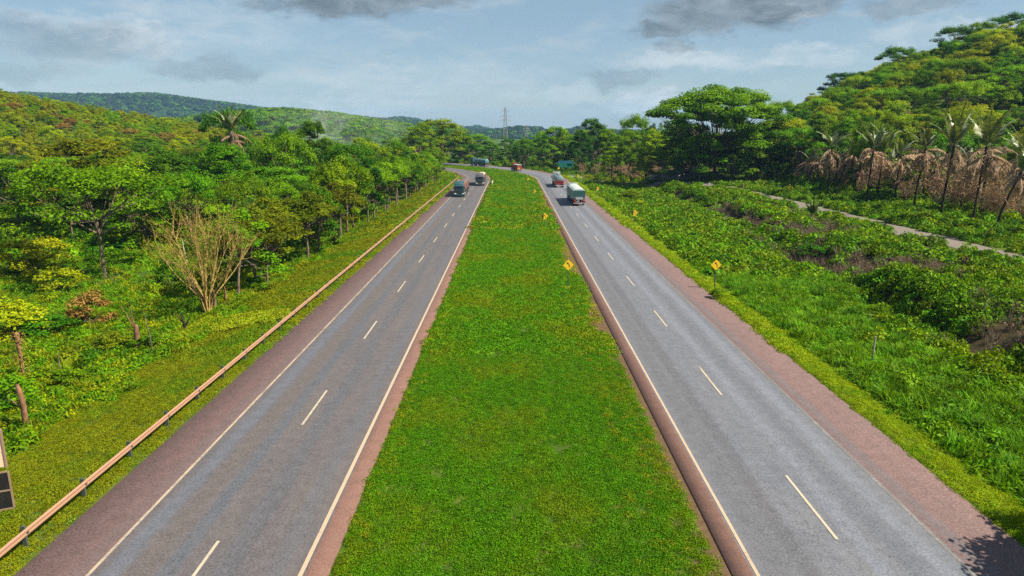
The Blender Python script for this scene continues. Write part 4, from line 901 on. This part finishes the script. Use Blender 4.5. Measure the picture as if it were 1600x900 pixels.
# ================================================================== ROAD FURNITURE
steel = paint('galvanised_steel', (.24, .25, .25), .7, .3, 0, .3); salmon = paint('salmon_rail_paint', (.34, .19, .125), .5, .35, 0, .25, 1.2); postm = paint('dark_green_post', (.055, .07, .055), .7, .3)
yel = paint('sign_yellow', (.66, .43, .012), .45, .4, 0, .12); blk = paint('sign_black', (.012, .012, .012), .5, .3, 0, .1); dkpost = paint('dark_sign_post', (.06, .055, .05), .6, .3)
def guardrail(l0, s0, s1, side, label):
    e = empty('guardrail', road_pt(l0, s0), 0, None, label=label, cat='guardrail'); o0 = Vector(e.location)
    prof = [(-.035, .47), (.04, .50), (.04, .565), (-.03, .59), (-.03, .615), (.04, .64), (.04, .705), (-.035, .735)]; prof = [(l0 + a * side, z) for a, z in prof]
    o = strip('rail', prof, s0, s1, salmon, 2.); o.parent = e; o.location = -o0; o.data.set_sharp_from_angle(angle=R(25))
    s = s0 + .6; first = None
    while s < s1:
        p = Vector(road_pt(l0 - .11 * side, s)); h = th1(p.x, p.y); hd = math.atan2(road_pt(l0, s + .5)[1] - road_pt(l0, s - .5)[1], road_pt(l0, s + .5)[0] - road_pt(l0, s - .5)[0]) - math.pi / 2
        if first is None: first = MB().box((0, 0, .36), (.17, .10, 1.04), .008).box((.155, 0, .615), (.03, .10, .06)).mesh('post', postm)
        q = obj('post', first, e); q.location = p + Vector((0, 0, max(h, -.3) + .02)) - o0; q.rotation_euler = (0, 0, hd); s += 3.6
    return e
guardrail(-17.95, 15.2, 262, 1, 'long salmon coloured guardrail with short green posts along the left shoulder')
# short concrete barrier where the left road bends
bp = MB(); pr = [(-.3, 0), (-.3, .1), (-.14, .32), (-.09, .85), (.09, .85), (.14, .32), (.3, .1), (.3, 0)]
conc = paint('pale_concrete', (.38, .34, .28), .8, .2, 0, .4)
b = MB().prism(pr, -5., 5., 'y', .02).build('concrete_barrier', conc, None, label='short pale concrete barrier at the median edge of the left road', cat='barrier'); px_ = road_pt(-6.0, 212); b.location = (px_[0], px_[1], -.1)
def sign(x, y, label, corner, group, h=2.3, yaw=0., half=.56):
    e = empty('warning_sign', (x, y, th1(x, y) - .02), yaw, None, label=label, cat='road sign', group=group)
    MB().box((0, .03, (h) * .5), (.08, .06, h), .008).build('post', dkpost, e)
    MB().prism([(0, h - half), (half, h), (0, h + half), (-half, h)], -.045, -.015, 'y', .008).build('plate', yel, e)
    ar = MB(); k = half
    pts = [(.17 * k, -.42 * k), (.20 * k, -.15 * k), (.12 * k, .10 * k), (-.06 * k, .30 * k)]
    L = [(a - .065 * k, c + h) for a, c in pts]; Rr = [(a + .07 * k, c + h + .03 * k) for a, c in pts]
    for i in range(3): ar.prism([L[i], Rr[i], Rr[i + 1], L[i + 1]], -.052, -.047, 'y')
    ar.prism([(-.30 * k, .46 * k + h), (-.21 * k, .12 * k + h), (.08 * k, .44 * k + h)], -.053, -.0475, 'y'); ar.build('arrow', blk, e)
    if corner: MB().prism([(-half * 1.02, h), (-half * .34, h + half * .68), (-half * .34, h - half * .68)], -.056, -.046, 'y').build('black_triangle', blk, e)  # black triangle over the left third of the plate
sg = [(893, 449, 5.6, 0, 'large yellow diamond left bend sign on the median nearest the camera'), (853, 358, 5.25, 1, 'yellow diamond sign with a black corner, second on the median'), (835, 313, 5.1, 1, 'yellow diamond sign with a black corner, third on the median'),
      (824, 291, 4.6, 1, 'small distant yellow diamond sign, fourth on the median'), (811, 272, 2.6, 0, 'tiny yellow diamond sign on the median close to the red truck')]
for px, py, X, c, lab in sg: x, y = ground_at(px, py, -.1); sign(X, y, lab, c, 'yellow diamond signs on the median', 2.3 if py > 400 else 2.1, R(11), .56 if py > 340 else .46)
for px, py, X, c, lab in [(1116, 453, 20.1, 0, 'yellow diamond left bend sign on the right verge nearest the camera'), (989, 357, 19.9, 1, 'yellow diamond sign with a black corner, second on the right verge'), (934, 312, 19.9, 1, 'yellow diamond sign beside the grain truck, third on the right verge'),
                          (903, 288, 19.9, 1, 'small yellow diamond sign beside the tanker, fourth on the right verge'), (865, 272, 17.7, 0, 'tiny yellow diamond sign at the bend on the right verge')]:
    x, y = ground_at(px, py, -.2); sign(X, y, lab, c, 'yellow diamond signs on the right verge', 2.45, R(11), .56 if py > 340 else .48)
# big direction sign by the bend
grn = paint('sign_green', (.010, .17, .13), .4, .4, 0, .15, .6); blu = paint('sign_blue', (.02, .13, .24), .4, .4, 0, .15, .6)
x, y = ground_at(884, 266, -.2); e = empty('direction_sign', (x, y, th1(x, y)), 0, None, label='big green direction sign with a blue upper band at the bend', cat='road sign')
for a in (-1.7, 1.7): MB().tube([(a, .12, -.3), (a, .12, 4.0)], .11, 10).build('post', steel, e, 40)
MB().box((0, 0, 2.55), (6.4, .08, 1.75), .02).build('sign_board', grn, e); MB().box((0, -.003, 3.93), (6.3, .08, 1.0), .02).build('upper_band', blu, e)
# billboard seen edge-on at the lower left corner
wood = paint('pale_plank', (.62, .45, .31), .7, .25, 0, .4, 2.2); rust = paint('rusty_frame', (.24, .16, .11), .75, .2, 0, .5)
e = empty('billboard', (-19.45, 23.3, th1(-19.45, 23.3)), R(24), None, label='pale plank billboard on a post with black panels below, behind the guardrail', cat='billboard')
pb = MB()
for k in range(5): pb.box((-.72, 0, 3.15 + k * .29), (2.9, .05, .283), .012)
pb.build('plank_board', wood, e)
MB().box((.76, .0, 3.73), (.07, .12, 1.52), .01).build('board_edge', rust, e); MB().box((-.72, .0, 4.475), (2.9, .10, .05), .01).build('board_cap', rust, e)
for a in (.02, -1.6): MB().box((a, .09, 2.2), (.10, .10, 4.5), .01).build('post', wood, e)
for cx in (.44, -.42):
    MB().box((cx, .0, 2.43), (.62, .03, .66), .005).build('black_panel', blk, e); MB().box((cx, .0, 1.68), (.62, .03, .66), .005).build('black_panel', blk, e)
fb = MB()
for z in (1.32, 2.055, 2.80): fb.box((0, -.004, z), (1.6, .05, .06), .006)
for a in (-.76, .78): fb.box((a, -.006, 2.06), (.06, .06, 1.45), .006)
fb.build('panel_frame', rust, e)
# pylons
def pylon(x, y, h, wb, label, rad):
    z0 = th1(x, y); e = empty('pylon', (x, y, z0), R(12), None, label=label, cat='pylon', group=None); b = MB(); lv = [0, .18, .36, .52, .66, .78, .88, 1.0]
    wd = lambda f: wb * (1 - f) ** 1.1 * .5 + .45
    for f0, f1 in zip(lv[:-1], lv[1:]):
        a, c = wd(f0), wd(f1)
        for sx, sy in ((1, 1), (1, -1), (-1, -1), (-1, 1)):
            b.tube([(a * sx, a * sy, h * f0), (c * sx, c * sy, h * f1)], rad, 5); nx_, ny_ = (sx, -sy) if sx * sy > 0 else (-sx, sy)
            b.tube([(a * sx, a * sy, h * f0), (c * nx_, c * ny_, h * f1)], rad * .6, 4); b.tube([(c * sx, c * sy, h * f1), (c * nx_, c * ny_, h * f1)], rad * .6, 4)
    b.build('mast', steel, e)
    for f, hw in ((.70, 5.2), (.80, 4.6), (.92, 3.2)):
        c = MB(); c.tube([(-hw, 0, h * f), (hw, 0, h * f)], rad, 5)
        for s in (-1, 1): c.tube([(s * hw, 0, h * f), (s * .5, 0, h * f + 1.3)], rad * .7, 5); c.tube([(s * hw, 0, h * f), (s * hw, 0, h * f - 1.3)], rad * .7, 5)
        c.build('cross_arm', steel, e)
pylon(-5.6, 600, 35.5, 4, 'grey lattice power pylon standing above the trees at the centre', .13); pylon(20.4, 1000, 26, 4, 'faint distant lattice pylon right of the central one', .15)

# ================================================================== TRUCKS
rub = paint('tyre_rubber', (.02, .02, .02), .85, .15, 0, .3); rimm = paint('wheel_steel', (.42, .42, .42), .4, .5, .5); glass = paint('dark_glass', (.012, .025, .035), .08, .6, 0, .05); chas = paint('chassis_black', (.025, .025, .027), .6, .3)
chrome = paint('pale_metal', (.55, .56, .57), .3, .5, .5, .2); redl = paint('red_lamp', (.55, .02, .015), .3, .5, 0, .1); lampm = paint('headlamp_glass', (.75, .76, .74), .15, .6, 0, .05); orange = paint('amber_marker', (.7, .28, .02), .4, .4, 0, .1)
TY = MB().lathe([(-.15, .36), (-.16, .46), (-.12, .52), (.12, .52), (.16, .46), (.15, .36)], (0, 0, 0), 'x', 22).mesh('tyre', rub, 35)
RM = MB().lathe([(-.163, .30), (-.165, .34), (.165, .34), (.167, .30), (.11, .22), (.11, .10), (.16, .08)], (0, 0, 0), 'x', 18).mesh('rim', rimm, 35)
def wheels(e, ys, x=1.08):
    for y in ys:
        for s in (-1, 1):
            q = obj('wheel', TY, e); q.location = (s * x, y, .52); obj('rim', RM, q)
def tail(e, y, plate):
    MB().box((0, y - .03, .62), (2.4, .10, .16), .02).build('rear_bumper', plate, e)
    for s in (-1, 1): MB().box((s * .93, y - .02, 1.18), (.42, .08, .22), .02).build('tail_light', redl, e); MB().box((s * 1.0, y + .25, .75), (.55, .03, .6), .004).build('mudflap', chas, e)
def cab(e, col, dark, trim):
    c = MB().prism([(0, .58), (.02, 1.62), (-.14, 2.66), (-.36, 2.98), (-2.0, 3.05), (-2.0, .82), (-1.65, .62)], -1.23, 1.23, 'x', .07).build('cab', col, e, 40)
    MB().prism([(.035, 1.66), (-.10, 2.56), (-.16, 2.56), (-.04, 1.66)], -1.08, 1.08, 'x', .012).build('windshield', glass, e)
    MB().box((0, .03, 1.14), (1.72, .07, .76), .03).build('grille', dark, e); MB().box((0, .05, .58), (2.42, .26, .38), .05).build('front_bumper', trim, e)
    MB().prism([(-.30, 2.99), (-.75, 3.62), (-1.15, 3.72), (-1.9, 3.72), (-1.95, 3.04)], -1.1, 1.1, 'x', .08).build('roof_deflector', col, e, 40)
    MB().box((0, .06, 2.66), (2.0, .22, .07), .02).build('sun_visor', dark, e)
    for s in (-1, 1):
        MB().box((s * .93, .07, .84), (.44, .1, .22), .04).build('headlight', lampm, e); MB().box((s * 1.40, -.12, 2.10), (.16, .12, .62), .04).build('mirror', dark, e)
        MB().prism([(-.22, 1.72), (-.34, 2.52), (-1.15, 2.52), (-1.15, 1.72)], s * 1.238 - .012, s * 1.238 + .012, 'x').build('side_window', glass, e)
        MB().lathe([(-2.9, .28), (-2.86, .33), (-1.95 - .2, .33), (-2.1, .28)], (s * .98, 0, .78), 'y', 14).build('fuel_tank', chrome, e, 40)
    MB().box((-.42, -3.9, .92), (.12, 5.2, .24), .01).box((.42, -3.9, .92), (.12, 5.2, .24), .01).box((0, -4.2, 1.12), (1.0, 1.1, .1), .02).build('chassis', chas, e)
    wheels(e, (-1.15, -3.9, -5.15))
def axles(e, L, ys): MB().box((-.45, -L * .5 - 2., 1.06), (.12, L - 5., .2), .01).box((.45, -L * .5 - 2., 1.06), (.12, L - 5., .2), .01).build('trailer_frame', chas, e); wheels(e, ys)
def place(x, y, hd, label, name='truck', cat='truck'): return empty(name, (x, y, .02), hd, None, label=label, cat=cat)
def hopper(e, y0, y1, side, tarp, gate=None):               # grain body with a sloping belly and an arched tarpaulin
    MB().prism([(y0, 3.1), (y1, 3.1), (y1, 1.75), (y1 + 1.0, 1.25), (y0 - 1.0, 1.25), (y0, 1.75)], -1.25, 1.25, 'x', .03).build('hopper_body', side, e)
    MB().prism([(-1.27, 3.06), (-1.27, 3.2), (-.8, 3.5), (0, 3.62), (.8, 3.5), (1.27, 3.2), (1.27, 3.06)], y1 - .02, y0 + .02, 'y', .03).build('tarpaulin', tarp, e, 50)
    rb = MB(); n = 7
    for k in range(n):
        q = y0 + (y1 - y0) * (k + .5) / n
        for s in (-1, 1): rb.box((s * 1.262, q, 2.4), (.05, .08, 1.35), .008)
    rb.build('side_rib', side, e)
    if gate: MB().box((0, y1 - .04, 2.62), (2.54, .07, 1.28), .015).build('tailgate', gate, e)
def tank(e, y0, y1, col, endc, band):
    MB().lathe([(y1, .75), (y1 + .12, 1.02), (y1 + .4, 1.16), (y0 - .4, 1.16), (y0 - .12, 1.02), (y0, .75)], (0, 0, 2.3), 'y', 28, .92).build('tank', col, e, 35)
    for k in range(4): q = y0 + (y1 - y0) * (k + .8) / 4.6; MB().lathe([(q - .05, 1.17), (q + .05, 1.17)], (0, 0, 2.3), 'y', 28, .925).build('tank_band', band, e, 35)
    MB().box((0, (y0 + y1) / 2, 3.42), (.62, abs(y1 - y0) * .8, .06), .01).build('walkway', chas, e)
    for k in range(3): MB().lathe([(3.36, .28), (3.52, .28), (3.56, .2)], (0, y0 + (y1 - y0) * (k + 1) / 4, 0), 'z', 14).build('hatch', chrome, e, 40)
    MB().box((0, y1 - .1, 1.28), (2.42, .14, .62), .03).build('rear_panel', endc, e)
def open_body(e, y0, y1, side, load, tarpc):
    for s in (-1, 1):
        MB().box((s * 1.23, (y0 + y1) / 2, 2.25), (.06, abs(y1 - y0), 1.7), .01).build('side_board', side, e); rb = MB()
        for k in range(8): rb.box((s * 1.275, y0 + (y1 - y0) * (k + .5) / 8, 2.2), (.04, .1, 1.75), .006)
        rb.build('stake', chas, e)
    MB().box((0, y0, 2.3), (2.4, .06, 1.8), .01).box((0, y1, 2.25), (2.4, .06, 1.7), .01).build('end_board', side, e)
    MB().box((0, (y0 + y1) / 2, 1.32), (2.5, abs(y1 - y0), .12), .01).build('floor', chas, e)
    MB().prism([(-1.18, 1.4), (-1.18, 2.95), (-.5, 3.28), (.4, 3.22), (1.18, 2.95), (1.18, 1.4)], y1 + .06, y0 - .06, 'y', .05).build('load', load, e, 50)
teal = paint('dark_teal_paint', (.02, .075, .10), .35, .5); silver = paint('silver_grey_paint', (.09, .10, .115), .35, .5, .2); white = paint('dusty_white_paint', (.34, .37, .37), .5, .35, 0, .4); tarpg = paint('grey_tarpaulin', (.36, .41, .42), .8, .2, 0, .3, 1.5)
gate_t = paint('teal_tailgate', (.02, .085, .085), .5, .4); red = paint('red_panel', (.21, .03, .026), .5, .4); pink = paint('faded_red_boards', (.44, .19, .15), .7, .25, 0, .4); pinkl = paint('pale_pink_load', (.60, .44, .38), .8, .2, 0, .3); dk = paint('dark_tarpaulin', (.10, .095, .09), .8, .2)
tkb = paint('blue_grey_tank', (.20, .27, .30), .35, .5, .25, .3); tkt = paint('teal_tank', (.10, .22, .24), .35, .5, .2, .3); stripe = paint('pale_red_bumper', (.50, .34, .32), .5, .4)
e = place(-12.65, 166.5, math.pi, 'dark teal truck with a red sided trailer, driving towards the camera beside the guardrail')
cab(e, teal, chas, teal); open_body(e, -2.6, -10.0, pink, dk, dk); open_body(e, -10.4, -18.0, pink, dk, dk); axles(e, 18, (-9.0, -10.3, -15.0, -16.2)); tail(e, -18.05, stripe)
e = place(-9.35, 202.5, math.pi, 'silver grey truck with a pale pink load, driving towards the camera in the inner lane')
cab(e, silver, chas, silver); open_body(e, -2.6, -14.2, pink, pinkl, dk); axles(e, 14.2, (-10.4, -11.7, -13.)); tail(e, -14.25, stripe)
e = place(14.1, 145.6 + 18, 0, 'grain truck with grey tarpaulin and dark teal tailgate, driving away nearest on the right road')
cab(e, white, chas, chrome); hopper(e, -2.7, -9.3, white, tarpg); hopper(e, -9.7, -18., white, tarpg, gate_t); axles(e, 18, (-9., -10.3, -14.6, -15.9)); tail(e, -18.05, stripe)
MB().box((0, -18.06, 1.62), (1.5, .05, .5), .02).build('rear_plate', white, e)
e = place(13.3, 196 + 15, 0, 'tanker truck with a blue grey tank and red rear panel, ahead of the grain truck')
cab(e, white, chas, chrome); tank(e, -2.9, -14.8, tkb, red, chrome); axles(e, 15, (-10.6, -11.9, -13.2)); tail(e, -15, stripe)
MB().box((0, -15.0, 1.75), (2.3, .06, .5), .02).build('light_bar', red, e)
def on_arc(l, s): p = road_pt(l, s); q = road_pt(l, s + 1); return p[0], p[1], math.atan2(q[1] - p[1], q[0] - p[0]) - math.pi / 2
x, y, hd = on_arc(12.5, 228 + math.radians(33.) * RC); e = place(x, y, hd, 'distant tanker with a teal tank seen from the side where the road bends away')
cab(e, teal, chas, teal); tank(e, -2.9, -13.2, tkt, chas, chrome); axles(e, 13.2, (-9.4, -10.7, -12.)); tail(e, -13.3, stripe)
x, y, hd = on_arc(10.4, 286); e = place(x, y, hd, 'small red truck with a white topped box body on the bend of the right road'); e.scale = (.85, .85, .85)
cab(e, red, chas, red); MB().box((0, -5.6, 2.05), (2.5, 6.2, 1.7), .04).build('cargo_box', red, e); MB().box((0, -5.6, 3.0), (2.54, 6.24, .22), .05).build('box_roof', white, e); tail(e, -8.75, stripe); MB().box((0, -6, 1.05), (1., 5., .2), .01).build('trailer_frame', chas, e); wheels(e, (-7.6,))

# ================================================================== SMOKE AND HAZE
def volume_box(name, lo, hi, mat, label):
    b = MB().box([(a + c) / 2 for a, c in zip(lo, hi)], [c - a for a, c in zip(lo, hi)]); return b.build(name, mat, None, kind='stuff', label=label)
m, t, out = material('smoke'); v = t.node('ShaderNodeVolumePrincipled'); v.inputs['Color'].default_value = (.9, .92, .95, 1)
g = t.node('ShaderNodeTexCoord').outputs['Generated']; p = t.node('ShaderNodeNewGeometry').outputs['Position']
d = t.vmath('LENGTH', t.scale(t.vmath('SUBTRACT', g, (.5, .5, .28)), (2.0, 2.0, 1.5))); n = t.ramp(t.noise(t.scale(p, (1, 1, 1.3)), .03, 4, .6, .6).outputs[0], .42, .75)
t.put(v.inputs['Density'], t.math('MULTIPLY', t.math('MULTIPLY', t.ramp(d, 1., .2), n), .018)); t.l.new(v.outputs[0], out.inputs['Volume'])
volume_box('smoke', (-225, 545, 3), (-70, 625, 44), m, 'pale smoke drifting in front of the middle hill')
m, t, out = material('haze'); v = t.node('ShaderNodeVolumePrincipled'); v.inputs['Color'].default_value = (.30, .55, 1, 1); v.inputs['Density'].default_value = HAZE; t.l.new(v.outputs[0], out.inputs['Volume'])
volume_box('haze', (-4600, -70, -8), (4600, 5900, 200), m, 'thin haze over the whole valley')
